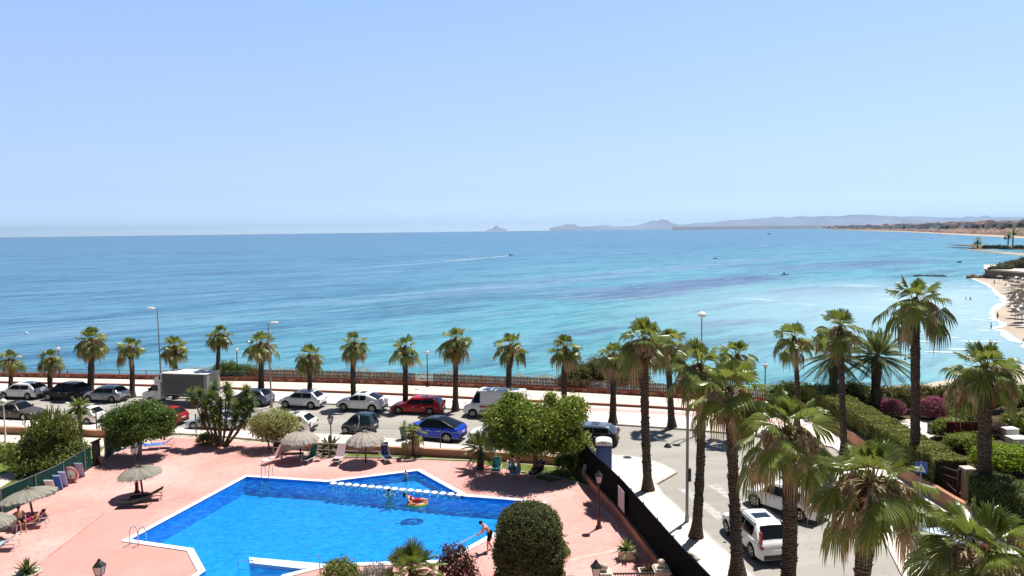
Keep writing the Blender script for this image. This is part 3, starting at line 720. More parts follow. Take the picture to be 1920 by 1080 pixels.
# ------------------------------------------------------------------ vehicles
GLASS = mat('dark_car_glass', (.006,.008,.010), .06, .1, 2, spec=.4)
TYRE = mat('black_rubber', (.014,.014,.014), .8, .2, 6); RIMM = mat('alloy_rim', (.42,.42,.43), .3, .1, 5, metal=.7)
PLAST = mat('black_plastic', (.02,.02,.021), .6, .2, 6); REDL = mat('red_lamp_glass', (.30,.01,.012), .15, .1, 6); CLRL = mat('clear_lamp_glass', (.55,.57,.60), .1, .1, 6)
PLATE = mat('number_plate_white', (.75,.75,.72), .4, .05, 4); CHROME = mat('silver_trim', (.55,.56,.57), .2, .05, 5, metal=.9)
def paint(name, col, rough=.32, metal=0, coat=.25): return mat('paint_'+name, col, rough, .04, .8, metal=metal, spec=.30, coat=coat)
PW = paint('white', (.78,.78,.77)); PBK = paint('black', (.003,.004,.007), .3, 0, .03); PSV = paint('silver', (.30,.32,.35), .3, .3); PBG = paint('blue_grey', (.13,.17,.24), .3, .2)
PRD = paint('red', (.36,.006,.012), .3, 0, .1); PBL = paint('blue', (.002,.045,.46), .3, 0, .06); PTE = paint('teal_dark', (.015,.035,.05)); PBR = paint('brown_grey', (.075,.066,.06)); PLB = paint('ice_blue', (.46,.54,.64))
SPEC = {
 'suv':   dict(L=4.45,W=1.84,H=1.66,sill=.30,sh=1.02,A=.235,B=.40,C=.80,D=.955,hood=[(0,.55),(.015,.74),(.06,.88),(.14,.97),(.235,1.04),(.5,1.03),(.86,1.06),(.955,1.08),(.985,.95),(1,.6)],r=.36,ax=(.185,.80)),
 'coupe': dict(L=4.45,W=1.84,H=1.60,sill=.30,sh=1.0,A=.235,B=.42,C=.66,D=.95,hood=[(0,.55),(.015,.74),(.06,.88),(.14,.96),(.235,1.02),(.5,1.02),(.86,1.08),(.95,1.12),(.985,1.0),(1,.6)],r=.36,ax=(.185,.80)),
 'hatch': dict(L=4.1,W=1.76,H=1.46,sill=.24,sh=.90,A=.225,B=.42,C=.82,D=.97,hood=[(0,.46),(.015,.62),(.06,.74),(.14,.83),(.225,.90),(.5,.90),(.86,.94),(.97,.96),(.99,.8),(1,.5)],r=.31,ax=(.185,.81)),
 'estate':dict(L=4.7,W=1.82,H=1.46,sill=.22,sh=.88,A=.27,B=.42,C=.86,D=.975,hood=[(0,.46),(.015,.6),(.06,.72),(.16,.81),(.27,.89),(.5,.90),(.86,.93),(.975,.95),(.99,.8),(1,.5)],r=.32,ax=(.18,.79)),
 'sedan': dict(L=4.6,W=1.80,H=1.45,sill=.22,sh=.88,A=.28,B=.43,C=.66,D=.83,hood=[(0,.46),(.015,.6),(.06,.70),(.16,.80),(.28,.89),(.5,.90),(.83,.96),(.96,.99),(.99,.85),(1,.5)],r=.32,ax=(.18,.79)),
 'micro': dict(L=2.6,W=1.56,H=1.55,sill=.26,sh=.95,A=.16,B=.42,C=.90,D=.99,hood=[(0,.5),(.03,.68),(.09,.82),(.16,.92),(.5,.94),(.9,.98),(.985,1.0),(1,.6)],r=.29,ax=(.16,.83)),
 'van':   dict(L=5.4,W=2.0,H=2.35,sill=.30,sh=1.25,A=.13,B=.245,C=.985,D=.995,hood=[(0,.6),(.01,.85),(.04,1.05),(.09,1.17),(.13,1.25),(.5,1.25),(.98,1.25),(.995,1.25),(1,.7)],r=.35,ax=(.17,.76)),
}
def lerp_pts(P, x):
    if x <= P[0][0]: return P[0][1]
    for (a,b),(c,d) in zip(P, P[1:]):
        if x <= c: return b+(d-b)*(x-a)/(c-a)
    return P[-1][1]
def car(name, label, cat, loc, heading, kind, pm, group='cars parked along the kerb', roofm=None, rails=False, scale=1, plate=True, glass_split=(.5,), extras=None, cargo=False):
    """heading: angle of the car's nose in the ground plane"""
    S = SPEC[kind]; L, W, H = S['L'],S['W'],S['H']; root = thing(name, label, cat, loc, heading, group)
    if scale != 1: root.scale = (scale,)*3
    X = lambda s: L/2-s*L
    def wid(s):
        a = max(0,1-s/.10); b = max(0,1-(1-s)/.07); return W/2*(1-.22*a*a-.13*b*b)
    ax = S['ax']; ra = S['r']+.07
    st = sorted(set([0,.004,.012,.03,.05,.08,1,.996,.988,.97,.94]+[i/48 for i in range(3,46)]+[a+ra/L*q for a in ax for q in (-1,-.999,-.9,-.7,-.45,-.2,0,.2,.45,.7,.9,.999,1)]))
    def zb(s):
        for a in ax:
            d = abs(s-a)*L
            if d < ra: return max(S['sill'], S['r']+math.sqrt(ra*ra-d*d))
        return S['sill']+ (.06*max(0,1-s/.05))
    V = []; F = []; R = 13
    for s in st:
        zt = lerp_pts(S['hood'], s); z0 = min(zb(s), zt-.12); w_ = wid(s)
        half = [(.90*w_, z0), (w_*.985, z0+(zt-z0)*.08), (w_, z0+(zt-z0)*.45), (w_*.99, z0+(zt-z0)*.78), (w_*.94, zt-.02), (w_*.80, zt+.012), (0, zt+.04)]
        ring = half+[(-y,z) for y,z in half[-2::-1]]
        V += [(X(s), y, z) for y, z in ring]
    for i in range(len(st)-1):
        for k in range(R-1): F.append((i*R+k, i*R+k+1, (i+1)*R+k+1, (i+1)*R+k))
    F.append(tuple(range(R))[::-1]); F.append(tuple(range((len(st)-1)*R, len(st)*R)))
    g = MB().add(V, F)
    body = g.build('body', pm, root, smooth=True, angle=38)
    g = MB().box((0,0,S['sill']+.12), (L*.93, W*.80, .22)).box((0,0,S['sill']+.3),(L*.8,W*.66,.5)); g.build('underbody', PLAST, root)
    # roof and pillars
    A_, B_, C_, D_ = S['A'],S['B'],S['C'],S['D']
    hb = lambda s: lerp_pts(S['hood'], s)-.01
    ro = [(A_,hb(A_)),(A_+(B_-A_)*.9,H-.07),(B_+.03,H-.015),((B_+C_)/2,H),(C_-.02,H-.035),(C_+(D_-C_)*.12,H-.075),(D_,hb(D_)+.0)]
    wb = lambda s: wid(s)*.925
    tum = .20 if kind != 'van' else .07
    def sy(s, z):
        t = max(0,(z-hb(s)))/(H-1.0*S['sh']); return wb(s)-tum*t**1.1*W/1.8
    ss = sorted(set([A_+(D_-A_)*i/30 for i in range(31)]+[B_,C_])); V = []; F = []
    for s in ss:
        zr = lerp_pts(ro, s); b0 = hb(s)-.03; zr = max(zr, b0+.02); hh = zr-b0
        pr_ = [(sy(s,b0),b0),(sy(s,b0+hh*.5),b0+hh*.5),(sy(s,b0+hh*.85),b0+hh*.85),(sy(s,zr)*.93,zr-.012*hh),(sy(s,zr)*.7,zr+.01),(0,zr+.03)]
        ring = pr_+[(-y,z) for y,z in pr_[-2::-1]]; V += [(X(s),y,z) for y,z in ring]
    R = 11
    for i in range(len(ss)-1):
        for k in range(R-1): F.append((i*R+k, i*R+k+1, (i+1)*R+k+1, (i+1)*R+k))
    F.append(tuple(range(R))[::-1]); F.append(tuple(range((len(ss)-1)*R, len(ss)*R)))
    roof = MB().add(V, F).build('roof', roofm or pm, root, smooth=True, angle=38)
    if kind != 'van' and kind != 'micro':
        MB().box((X((B_+C_)/2),0,H+.028),(L*.12,W*.42,.012)).build('sunroof', GLASS, roof)
    # windows
    def zr_(s): return lerp_pts(ro, s)
    def sidewin(s0, s1, tag_='side_window'):
        for sg in (1,-1):
            V = []; F = []; n = 8
            for i in range(n+1):
                s = s0+(s1-s0)*i/n; lo = hb(s)+.045; hi = max(lo+.01, min(zr_(s)-.10, H-.14))
                for q in (0,.5,1):
                    z = lo+(hi-lo)*q; V.append((X(s), sg*(sy(s,z)+.014), z))
            for i in range(n):
                for k in (0,1): F.append((i*3+k,i*3+k+1,i*3+4+k,i*3+3+k))
            MB().add(V, F).build(tag_, GLASS, root, smooth=True)
    wA, wD = A_+(B_-A_)*.32, D_-(D_-C_)*.42
    if kind == 'van': sidewin(A_+.035, A_+.035+.125)
    elif kind == 'micro': sidewin(wA+.02, .68)
    else:
        m_ = (B_+C_)/2-.02; sidewin(wA, m_-.006); sidewin(m_+.006, min(wD, C_+.0)); 
        if kind in ('estate','suv') and wD > C_+.02: pass
    def slopewin(s0, s1, nm, wf0=.90, wf1=.80):
        V = []; F = []; n = 6; c = 7
        for i in range(n+1):
            s = s0+(s1-s0)*i/n; z = zr_(s); yy = sy(s, z)*(wf0+(wf1-wf0)*i/n)
            for k in range(c):
                q = k/(c-1)*2-1; V.append((X(s)+(.016 if s < .5 else -.016), q*yy, z+.028-.02*abs(q)**2+.012))
        for i in range(n):
            for k in range(c-1): F.append((i*c+k,i*c+k+1,(i+1)*c+k+1,(i+1)*c+k))
        MB().add(V, F).build(nm, GLASS, root, smooth=True)
    slopewin(A_+(B_-A_)*.08, A_+(B_-A_)*.92, 'windscreen')
    if kind != 'van': slopewin(D_-(D_-C_)*.12, C_+(D_-C_)*.14, 'rear_window', .84, .78)
    else:
        g = MB()
        for sg in (1,-1): g.box((-L/2+.01, sg*.42, 1.65), (.03,.62,.5))
        g.build('rear_window', GLASS, root)
    # wheels
    r = S['r']
    for a in ax:
        for sg in (1,-1):
            wx = X(a); wy = sg*(W/2-.12)
            wh = MB().lathe([(r*.62,-.105),(r*.93,-.11),(r,-.07),(r,.07),(r*.93,.11),(r*.62,.105)], 22, (0,0,0), axis='y').build('wheel', TYRE, root, smooth=True, loc=(wx,wy,r))
            g = MB().lathe([(r*.66,.0),(r*.66,.012),(r*.60,.012),(r*.60,-.01)], 18, (0,sg*.10,0), axis='y')
            for k in range(7):
                t = 2*math.pi*k/7; g.add([(math.cos(t-.16)*r*.16,sg*.118,math.sin(t-.16)*r*.16),(math.cos(t+.16)*r*.16,sg*.118,math.sin(t+.16)*r*.16),(math.cos(t+.13)*r*.62,sg*.112,math.sin(t+.13)*r*.62),(math.cos(t-.13)*r*.62,sg*.112,math.sin(t-.13)*r*.62)], [(0,1,2,3)])
            g.lathe([(r*.18,0),(r*.18,.01)], 10, (0,sg*.112,0), axis='y')
            g.build('rim', RIMM, wh)
            MB().lathe([(ra*.98,0),(ra*.98,.02)], 20, (0,0,0), axis='y').build('wheel_arch', PLAST, root, loc=(wx, sg*(W/2-.26), r+.02))
    # lamps, bumpers, mirrors, handles, plate, grille
    zf = lerp_pts(S['hood'], .03)
    for sg in (1,-1):
        MB().ball((0,0,0), (.16,.17,.075), 8).build('headlight', CLRL, root, smooth=True, loc=(X(.045), sg*W*.345, zf-.10))
        hz = .30 if kind in ('estate',) else .12
        if kind == 'van': hz = .32
        MB().box((0,0,0), (.13,.16,hz)).build('tail_light', REDL, root, loc=(X(.985), sg*W*.415, S['sh']-.16+(.18 if hz > .2 else 0)))
        MB().ball((0,0,0), (.09,.10,.07), 7).build('wing_mirror', pm if kind != 'van' else PLAST, root, smooth=True, loc=(X(A_+(B_-A_)*.42), sg*(W/2+.06), hb(A_+.05)+.13))
    g = MB()
    for sg in (1,-1):
        for s in ((.47,.66) if kind not in ('micro','van') else (.5,)):
            g.box((X(s), sg*(W/2+.005), S['sh']-.17), (.17,.03,.03))
    g.build('door_handles', CHROME if kind != 'van' else PLAST, root)
    # door shut lines, thin dark grooves
    g = MB(); m_ = (B_+C_)/2-.02
    for s in ((A_+.06, m_, C_-.01) if kind not in ('micro','van') else (A_+.05, .68 if kind == 'micro' else .30)):
        for sg in (1,-1): g.box((X(s), sg*(wid(s)-.004), (S['sh']+S['sill'])/2), (.014,.02,(S['sh']-S['sill'])*.62))
    g.build('door_seams', PLAST, root)
    MB().box((X(.006),0,S['sill']+.14),(.10,W*.66,.20)).build('front_bumper', PLAST, root)
    MB().box((X(.008),0,zf-.20),(.09,W*.40,.11)).build('grille', PLAST, root)
    MB().box((X(.994),0,S['sill']+.12),(.10,W*.74,.20)).build('rear_bumper', PLAST, root)
    if plate: MB().box((X(1)-.035,0,S['sill']+.42),(.02,.5,.11)).build('number_plate', PLATE, root)
    if rails:
        g = MB()
        for sg in (1,-1): g.tube([(X(B_+.05),sg*W*.34,H-.01),(X(B_+.07),sg*W*.34,H+.06),(X(C_-.04),sg*W*.34,H+.04),(X(C_-.01),sg*W*.34,H-.03)], .022, 6)
        g.build('roof_rails', rails if not isinstance(rails,bool) else CHROME, roof)
    return root
def truck(loc, heading):
    root = thing('box_truck', 'white cab truck with a grey curtain-sided cargo box and roof deflector at the far kerb', 'truck', loc, heading)
    L = 7.0
    # cab: van front
    prof = [(3.5,.45),(3.5,.95),(3.35,1.15),(2.85,1.28),(2.25,1.95),(2.05,2.12),(1.45,2.15),(1.45,.45)]
    V = [(x,y,z) for y in (-.98,.98) for x,z in prof]; n = len(prof)
    F = [tuple(range(n)), tuple(range(n,2*n))[::-1]]+[(i,n+i,n+(i+1)%n,(i+1)%n) for i in range(n)]
    cab = MB().add(V,F).build('cab', PW, root)
    bm_ = cab.modifiers.new('b','BEVEL'); bm_.width = .09; bm_.segments = 3
    for sg in (1,-1):
        MB().add([(2.72,sg*.992,1.32),(2.28,sg*.992,1.85),(1.72,sg*.992,1.85),(1.72,sg*.992,1.27)],[(0,1,2,3)]).build('side_window', GLASS, cab)
        MB().box((2.55,sg*1.12,1.42),(.10,.18,.34)).build('wing_mirror', PLAST, cab)
        MB().ball((3.4,sg*.72,.90),(.13,.2,.12),8).build('headlight', CLRL, cab, smooth=True)
        MB().box((1.95,sg*.995,1.12),(.2,.02,.05)).build('door_handle', PLAST, cab)
    MB().add([(2.83,-.8,1.33),(2.83,.8,1.33),(2.27,.72,1.96),(2.27,-.72,1.96)],[(0,1,2,3)]).build('windscreen', GLASS, cab).location = (.03,0,.02)
    MB().box((3.46,0,.62),(.16,1.7,.30)).build('front_bumper', PLAST, cab)
    # deflector
    dp = [(2.35,2.08),(2.15,2.5),(1.7,2.85),(1.30,2.98),(1.30,2.10)]
    n = 5; V = [(x,y,z) for y in (-.9,.9) for x,z in dp]
    o = MB().add(V,[tuple(range(n)),tuple(range(n,2*n))[::-1]]+[(i,n+i,n+(i+1)%n,(i+1)%n) for i in range(n)]).build('roof_deflector', PW, root); b = o.modifiers.new('b','BEVEL'); b.width = .12; b.segments = 3
    g = MB()
    for sg in (1,-1): g.box((1.55,sg*.905,2.6),(.16,.02,.5))
    g.build('deflector_vent', PLAST, o)
    cur = mat('grey_curtain', (.085,.085,.09), .6, .3, 1.2, .3, 6); can = mat('pale_grey_canvas', (.34,.33,.31), .7, .2, 1.2, .5, 4)
    box = MB().box((-1.13,0,2.0),(4.7,2.06,2.0)).build('cargo_box', can, root)
    MB().box((-1.13,0,3.015),(4.76,2.12,.04)).build('cargo_roof', mat('white_canvas', (.74,.74,.72), .6, .08, 2), box)
    for sg in (1,-1): MB().box((-1.0,sg*1.036,1.98),(4.3,.012,1.86)).build('side_curtain', cur, box)
    g = MB()
    for sg in (1,-1):
        g.box((-1.13,sg*1.045,1.02),(4.7,.03,.08)); g.box((1.19,sg*1.045,2.0),(.06,.03,1.95)); g.box((-3.44,sg*1.045,2.0),(.06,.03,1.95))
    g.build('cargo_frame', mat('grey_frame', (.30,.30,.29), .5, .1, 3), box)
    MB().box((-.9,0,.78),(5.2,.9,.24)).build('chassis', PLAST, root)
    for x in (2.6,-2.0):
        for sg in (1,-1):
            wh = MB().lathe([(.22,-.13),(.33,-.13),(.37,-.09),(.37,.09),(.33,.13),(.22,.13)],20,axis='y').build('wheel', TYRE, root, smooth=True, loc=(x,sg*.86,.37))
            MB().lathe([(.2,0),(.2,.01),(.08,.03)],14,(0,sg*.12,0),axis='y').build('rim', RIMM, wh)
    return root
# ------------------------------------------------------------------ walls, fences, railings
def V2(l): return [Vector((p[0],p[1])) for p in l]
SW = WALL
g = MB(); g.wall(SW, .45, 0, .52, 0); 
sea_wall = thing('sea_wall', 'long low red stone wall with a capping along the seafront promenade', 'wall', (SW[0].x,SW[0].y,0))
def relto(o, root): o.parent = root; o.location = -Vector(root.location); return o
relto(g.build('stonework', STONE), sea_wall)
relto(MB().wall(SW, .56, .52, .60).build('coping', REDK), sea_wall)
# railing on the left stretch, wooden pickets on the rest
iR = [i for i,p in enumerate(SW) if p.x < at(470,715).x]
RL = SW[:iR[-1]+1]; PK = SW[iR[-1]:]
def along(P, step):
    out = []; acc = 0
    for a, b in zip(P, P[1:]):
        d = (b-a).length; t = (step-acc) if acc else 0
        while t <= d: out.append((a.lerp(b, t/d), (b-a).normalized())); t += step
        acc = (acc+d) % step
    return out
RAILM = mat('blue_grey_railing', (.12,.17,.22), .5, .2, 4)
rail = thing('seafront_railing', 'blue grey metal railing on the stone wall along the left half of the seafront', 'railing', (RL[0].x,RL[0].y,0))
g = MB(); g.wall(RL, .05, 1.08, 1.13); g.wall(RL, .04, .70, .73)
for p, d in along(RL, .16): g.box((p.x,p.y,.9), (.022,.022,.38))
relto(g.build('rail_bars', RAILM), rail)
for p, d in along(RL, 3.2):
    relto(MB().box((p.x,p.y,.84), (.08,.08,.62)).build('post', RAILM), rail)
WOODP = mat('weathered_picket', (.15,.085,.055), .9, .35, 2.2, local=False)
WOODL = mat('pale_picket', (.34,.24,.16), .9, .3, 2.2, local=False)
gap0, gap1 = at(778,727).x, at(812,727).x
pick = thing('picket_fence', 'brown weathered picket fence on top of the red sea wall', 'fence', (PK[0].x,PK[0].y,0))
g = MB(); rr_ = random.Random(4)
for p, d in along(PK, .15):
    if gap0 < p.x < gap1:
        if g.v: relto(g.build('pickets', [WOODP,WOODL]), pick); g = MB()
        continue
    g.box((p.x,p.y+.05,.98+rr_.uniform(-.04,.04)), (.10,.03,.80), math.atan2(d.y,d.x)+rr_.uniform(-.06,.06), mi=1 if rr_.random() < .16 else 0)
relto(g.build('pickets', [WOODP,WOODL]), pick)
for zz in (.82,1.2):
    PP = [p for p in PK]
    relto(MB().wall(PP, .05, zz, zz+.07).build('rail', WOODP), pick)
# dry scrub tops showing over the fence and rocks on the slope
scrub = leafmat('dry_grass', (.30,.20,.10), (.70,.54,.33), .2, .9, .1)
C = []; rg = RNG
P0 = [p for p, d in along(offs(WALL, 1.6), .12) if p.x > at(300,710).x]
P0 = np.array([[p.x,p.y] for p in P0]); k = 26000; sel = P0[rg.integers(0,len(P0),k)]
hh = .55+.45*np.sin(sel[:,0]*.7)+.35*np.sin(sel[:,0]*1.9+1); hh = np.clip(hh,.08,1.3)
C = np.stack([sel[:,0]+rg.normal(0,.3,k), sel[:,1]+rg.normal(0,.7,k), .1+rg.uniform(0,1,k)*(.55+hh*.65)],1)
V_, F_ = leaf_quads(C, rg.normal(0,1,(k,3)), .16, .35, .5, 1.2)
o = npmesh('dry_grass', V_, F_, scrub); tag(o, 'straw coloured dry scrub on the bank behind the picket fence', kind='stuff')
# low terracotta wall between deck garden and pavement, with posts and wires
LWp = V2(cpx([(515,838),(588,843),(757,852),(880,858),(1000,866),(1092,874)]))
LW2 = V2(cpx([(-300,790),(0,812),(45,813),(120,816),(212,820)]))
for nm, P, lb in (('garden_wall', LWp, 'low terracotta wall between the poolside lawn strip and the white pavement'), ('garden_wall', LW2, 'low terracotta wall beyond the euphorbia at the left edge')):
    o = MB().wall(P, .25, 0, .48).build(nm, TERRA); tag(o, lb, 'wall')
    c_ = MB().wall(P, .34, .48, .55).build('coping', mat('tan_coping', (.52,.33,.22), .8, .2, 2, local=False), o)
wf = thing('wire_fence', 'thin grey posts and wires standing along the near side of the street', 'fence', (*at(180,812)[:2],0))
for x, y in ((182,813),(368,815),(474,823),(583,832),(702,842),(763,846),(826,850),(890,857),(957,861),(1025,866)):
    p = at(x,y); relto(MB().box((p.x,p.y,.85),(.07,.07,1.7)).build('post', mat('grey_post', (.10,.11,.11), .5, .2, 4), None), wf)
g = MB()
pp = [at(x,y) for x,y in ((182,813),(368,815),(474,823),(583,832),(702,842),(826,850),(957,861),(1025,866))]
for z in (.75,1.15,1.6):
    g.tube([Vector((p.x,p.y,z)) for p in pp], .008, 4)
relto(g.build('wires', STEEL), wf)
# lawn strips
sheet('lawn_strip', cpx([(575,848),(757,855),(880,862),(1000,872),(1092,880),(1108,912),(1060,899),(1030,905),(960,882),(880,866),(757,861),(592,858)]), .02, GRASS)
sheet('lawn', [(-60,62)]+cpx([(-60,822),(40,840),(196,838),(165,874),(98,915),(0,962)])+[(-60,38)], .008, GRASS)
sheet('cream_path', cpx([(-60,815),(215,822),(200,836),(60,832),(-60,828)]), .014, PAVP)
sheet('cream_path', cpx([(-40,905),(20,885),(36,892),(0,915),(-40,935)]), .0155, PAVP)
# white kerb line at the lawn edge
o = MB().wall(V2(cpx([(513,850),(592,857),(757,860),(880,864)])), .14, 0, .06).build('kerb', KERB); o['kind']='structure'
o = MB().wall(V2(cpx([(960,882),(1060,899),(1111,915)])), .14, 0, .06).build('kerb', KERB); o['kind']='structure'
# green screened fence at the left
SCR = mat('green_screen_cloth', (.012,.06,.05), .8, .3, 1.5, .3, 40, local=False); SCRD = mat('dark_screen_cloth', (.002,.004,.0035), .95, .3, 1.0, .3, 40, local=False)
def screen(name, label, P, z0, z1, m, step=2.5, capm=None):
    root = thing(name, label, 'fence', (P[0].x,P[0].y,0))
    Q = [];
    for p, d in along(P, .5): Q.append(p)
    Q.append(P[-1])
    g = MB(); V=[]; F=[]
    r_ = random.Random(3)
    for i, p in enumerate(Q):
        o1 = r_.uniform(-.03,.03); V += [(p.x+o1,p.y,z0),(p.x-o1,p.y,(z0+z1)/2),(p.x+o1*.4,p.y,z1+r_.uniform(-.03,.02))]
    for i in range(len(Q)-1):
        for k in (0,1): F.append((i*3+k,i*3+3+k,i*3+4+k,i*3+1+k))
    g.add(V,F); o = g.build('screen_cloth', m, None); s_ = o.modifiers.new('s','SOLIDIFY'); s_.thickness = .02; relto(o, root)
    relto(MB().tube([Vector((p.x,p.y,z1)) for p in Q], .022, 6).build('top_rail', STEEL if m is SCR else BLACKM), root)
    for p, d in along(P, step):
        relto(MB().tube([(p.x+.05,p.y,0),(p.x+.05,p.y,z1+.05)], .03, 6).build('post', STEEL if m is SCR else BLACKM), root)
    return root
screen('screen_fence', 'green cloth screened fence between the lawn and the pink deck at the left', V2(cpx([(-60,1000),(0,967),(102,920),(172,877)])), .05, 1.5, SCR)
screen('screen_fence', 'short green screened fence beyond the dark gate, under the round tree', V2(cpx([(197,862),(215,850),(222,836)])), .05, 1.5, SCR)
gt = MB().box((0,0,.85),(.09,.7,1.7)).box((0,.0,1.72),(.14,.95,.1)); o = gt.build('garden_gate', BLACKM, loc=at(182,872)); o.rotation_euler=(0,0,-.12); tag(o,'solid black gate closing the gap in the green screened fence','gate')
FB = V2([p for p in FENV])
o = MB().wall(FB, .32, 0, .50).build('fence_wall', TERRA); tag(o, 'long low terracotta wall under the dark screened fence', 'wall')
screen('street_screen_fence', 'tall near black screened fence running from the portable toilet to the ball topped gate pillars', FB, .5, 2.25, SCRD, 2.0)
o = MB().box((0,0,0),(.02,1.15,1.15)).build('notice_board', mat('blank_notice', (.56,.45,.47), .6, .08, 2)); p = at(1192,985,0); o.location = (5.80,38.15,1.35); o.rotation_euler=(0,0,.14); tag(o,'blank pinkish notice board fixed to the dark screened fence','notice board')
# galvanised railing behind the two centre parasols
GR = V2(cpx([(513,853),(617,858),(670,860),(728,861)])); gr_ = thing('steel_railing', 'pale galvanised railing at the deck edge behind the two centre parasols', 'railing', (GR[0].x,GR[0].y,0))
PALER = mat('pale_galvanised', (.50,.50,.48), .5, .15, 4)
for p, d in [(GR[0],0),(GR[1],0),(GR[2],0),(GR[3],0)]:
    relto(MB().tube([(p.x,p.y,0),(p.x,p.y,1.05)], .035, 7).build('post', PALER), gr_)
g = MB(); 
for z in (.12,.55,1.03): g.tube([Vector((p.x,p.y,z)) for p in GR], .025, 6)
relto(g.build('rails', PALER), gr_)
# ------------------------------------------------------------------ lamps
GLOBE = mat('white_lamp_globe', (.80,.80,.78), .25, .03, 3); LANT = mat('lantern_glass', (.50,.50,.49), .25, .1, 3)
def globe_lamp(foot, h, label, m=BLACKM, gr_=.20, group='globe lamps along the promenade', r=.055):
    t = thing('globe_lamp', label, 'street lamp', foot, 0, group)
    MB().lathe([(.16,0),(.16,.08),(.09,.18),(.08,.6),(r,.7),(r*.8,h-.45),(.11,h-.40),(.12,h-.34)], 12).build('pole', m, t, smooth=True)
    MB().ball((0,0,h-.16), (gr_,gr_,gr_*1.05), 12).build('globe', GLOBE, t, smooth=True)
    MB().lathe([(.08,h+.02),(.05,h+.10),(.01,h+.16)], 8).build('finial', m, t)
    return t
for x,yf,yt,lb in ((112,708,651,'globe lamp on a black pole between the second and third promenade palms from the left'),(446,713,653,'globe lamp on a black pole beside the round green bush by the sea wall'),
                   (802,725,658,'globe lamp on a black pole in the gap of the picket fence'),(1434,748,682,'globe lamp at the right end of the sea wall, before the garden')):
    f = at(x,yf,.16); globe_lamp(f, hgt(f,yt)-.16, lb)
f = at(11,829); globe_lamp(f, 3.35, 'white globe lamp on a white pole by the low terracotta wall at the left edge', WHITEP, .24, 'white lamp')
def lantern(foot, label, h=3.0, m=BROWNM):
    t = thing('lantern_post', label, 'lamp post', foot, 0, 'lantern posts round the pool')
    MB().lathe([(.17,0),(.17,.10),(.11,.16),(.10,.55),(.13,.60),(.065,.70),(.055,1.35),(.075,1.40),(.045,1.46),(.04,h-.62),(.09,h-.60),(.05,h-.52)], 12).build('pole', m, t, smooth=True)
    L_ = MB().add([(x*.10,y*.10,h-.50) for x,y in ((1,1),(-1,1),(-1,-1),(1,-1))]+[(x*.17,y*.17,h-.13) for x,y in ((1,1),(-1,1),(-1,-1),(1,-1))], [(0,1,5,4),(1,2,6,5),(2,3,7,6),(3,0,4,7),(3,2,1,0)]).build('lantern', LANT, t)
    g = MB()
    for x,y in ((1,1),(-1,1),(-1,-1),(1,-1)): g.tube([(x*.105,y*.105,h-.51),(x*.175,y*.175,h-.12)], .014, 5)
    for z, q in ((h-.51,.105),(h-.12,.175)): 
        for a,b in (((1,1),(-1,1)),((-1,1),(-1,-1)),((-1,-1),(1,-1)),((1,-1),(1,1))): g.tube([(a[0]*q,a[1]*q,z),(b[0]*q,b[1]*q,z)], .014, 5)
    g.build('frame', BLACKM, L_)
    MB().lathe([(.235,h-.12),(.22,h-.09),(.12,h+.02),(.07,h+.06),(.08,h+.09),(.015,h+.17)], 8).build('cap', BLACKM, t)
for x,y,lb in ((257,924,'lantern post next to the thatched parasol with two black loungers'),(622,857,'lantern post between the two thatched parasols by the railing'),(1123,990,'lantern post standing alone on the deck near the dark screened fence'),
               (194,1190,'lantern post head in front of the bare deck beside the bottom left planter'),(1118,1195,'lantern post head next to the left ball topped gate pillar')):
    lantern(at(x,y), lb)
def street_lamp(foot, h, label, arm=(.9,0), m=None, head='flat'):
    m = m or mat('lamp_grey', (.34,.34,.35), .5, .15, 3); t = thing('street_lamp', label, 'street lamp', foot, 0, 'tall street lamps')
    MB().lathe([(.15,0),(.15,.25),(.09,.4),(.075,3),(.045,h)], 12).build('pole', m, t, smooth=True)
    a = Vector((arm[0],arm[1],0))
    if head == 'flat':
        MB().tube([Vector((0,0,h-.05)), Vector((0,0,h))+a*.5+Vector((0,0,.1)), Vector((0,0,h))+a+Vector((0,0,.1))], .035, 6).build('arm', m, t)
        MB().ball(Vector((0,0,h+.1))+a, (.42,.2,.11), 8).build('lamp_head', GLOBE, t, smooth=True)
    else:
        MB().lathe([(.06,h-.1),(.10,h),(.30,h+.05),(.33,h+.2),(.22,h+.36),(.03,h+.42)], 14).build('lamp_head', GLOBE, t, smooth=True)
f = at(304,747); tp = atY(288,580,f.y); street_lamp(Vector((f.x,f.y,.0)), tp.z, 'very tall street lamp rising behind the box truck', (-.6,0)); bpy.context.view_layer.update()
COL.objects[-1]; 
for o in list(COL.objects):
    if o.name == 'street_lamp': o.rotation_euler = (0, -math.atan2(f.x-tp.x-.35, tp.z), 0)
f = at(509,764); street_lamp(f, hgt(f,607), 'tall street lamp with its head to the right, behind the pale round bush', (.55,0), mat('lamp_tan', (.42,.33,.28), .5, .15, 3))
f = at(1314,812); street_lamp(f, hgt(f,594), 'street lamp with a white bowl head above the palms at the street corner', head='bowl')
f = at(1288,978,.11); t_ = thing('light_column', 'slim grey column with a small side lamp on the side street pavement beside the kerb palm', 'light column', f)
gm = mat('column_grey', (.30,.30,.31), .5, .15, 3)
MB().lathe([(.12,0),(.12,.3),(.085,.4),(.075,7.2)], 12).build('pole', gm, t_, smooth=True)
MB().tube([(0,0,4.6),(-.55,-.1,4.55),(-1.0,-.15,4.35)], .025, 6).build('arm', gm, t_)
MB().lathe([(.03,4.42),(.16,4.30),(.22,4.2),(.03,4.16)], 10, (-1.1,-.15,0)).build('lamp_head', BLACKM, t_, smooth=True)
MB().box((.12,0,2.6),(.14,.2,.7)).build('meter_box', BLACKM, t_)
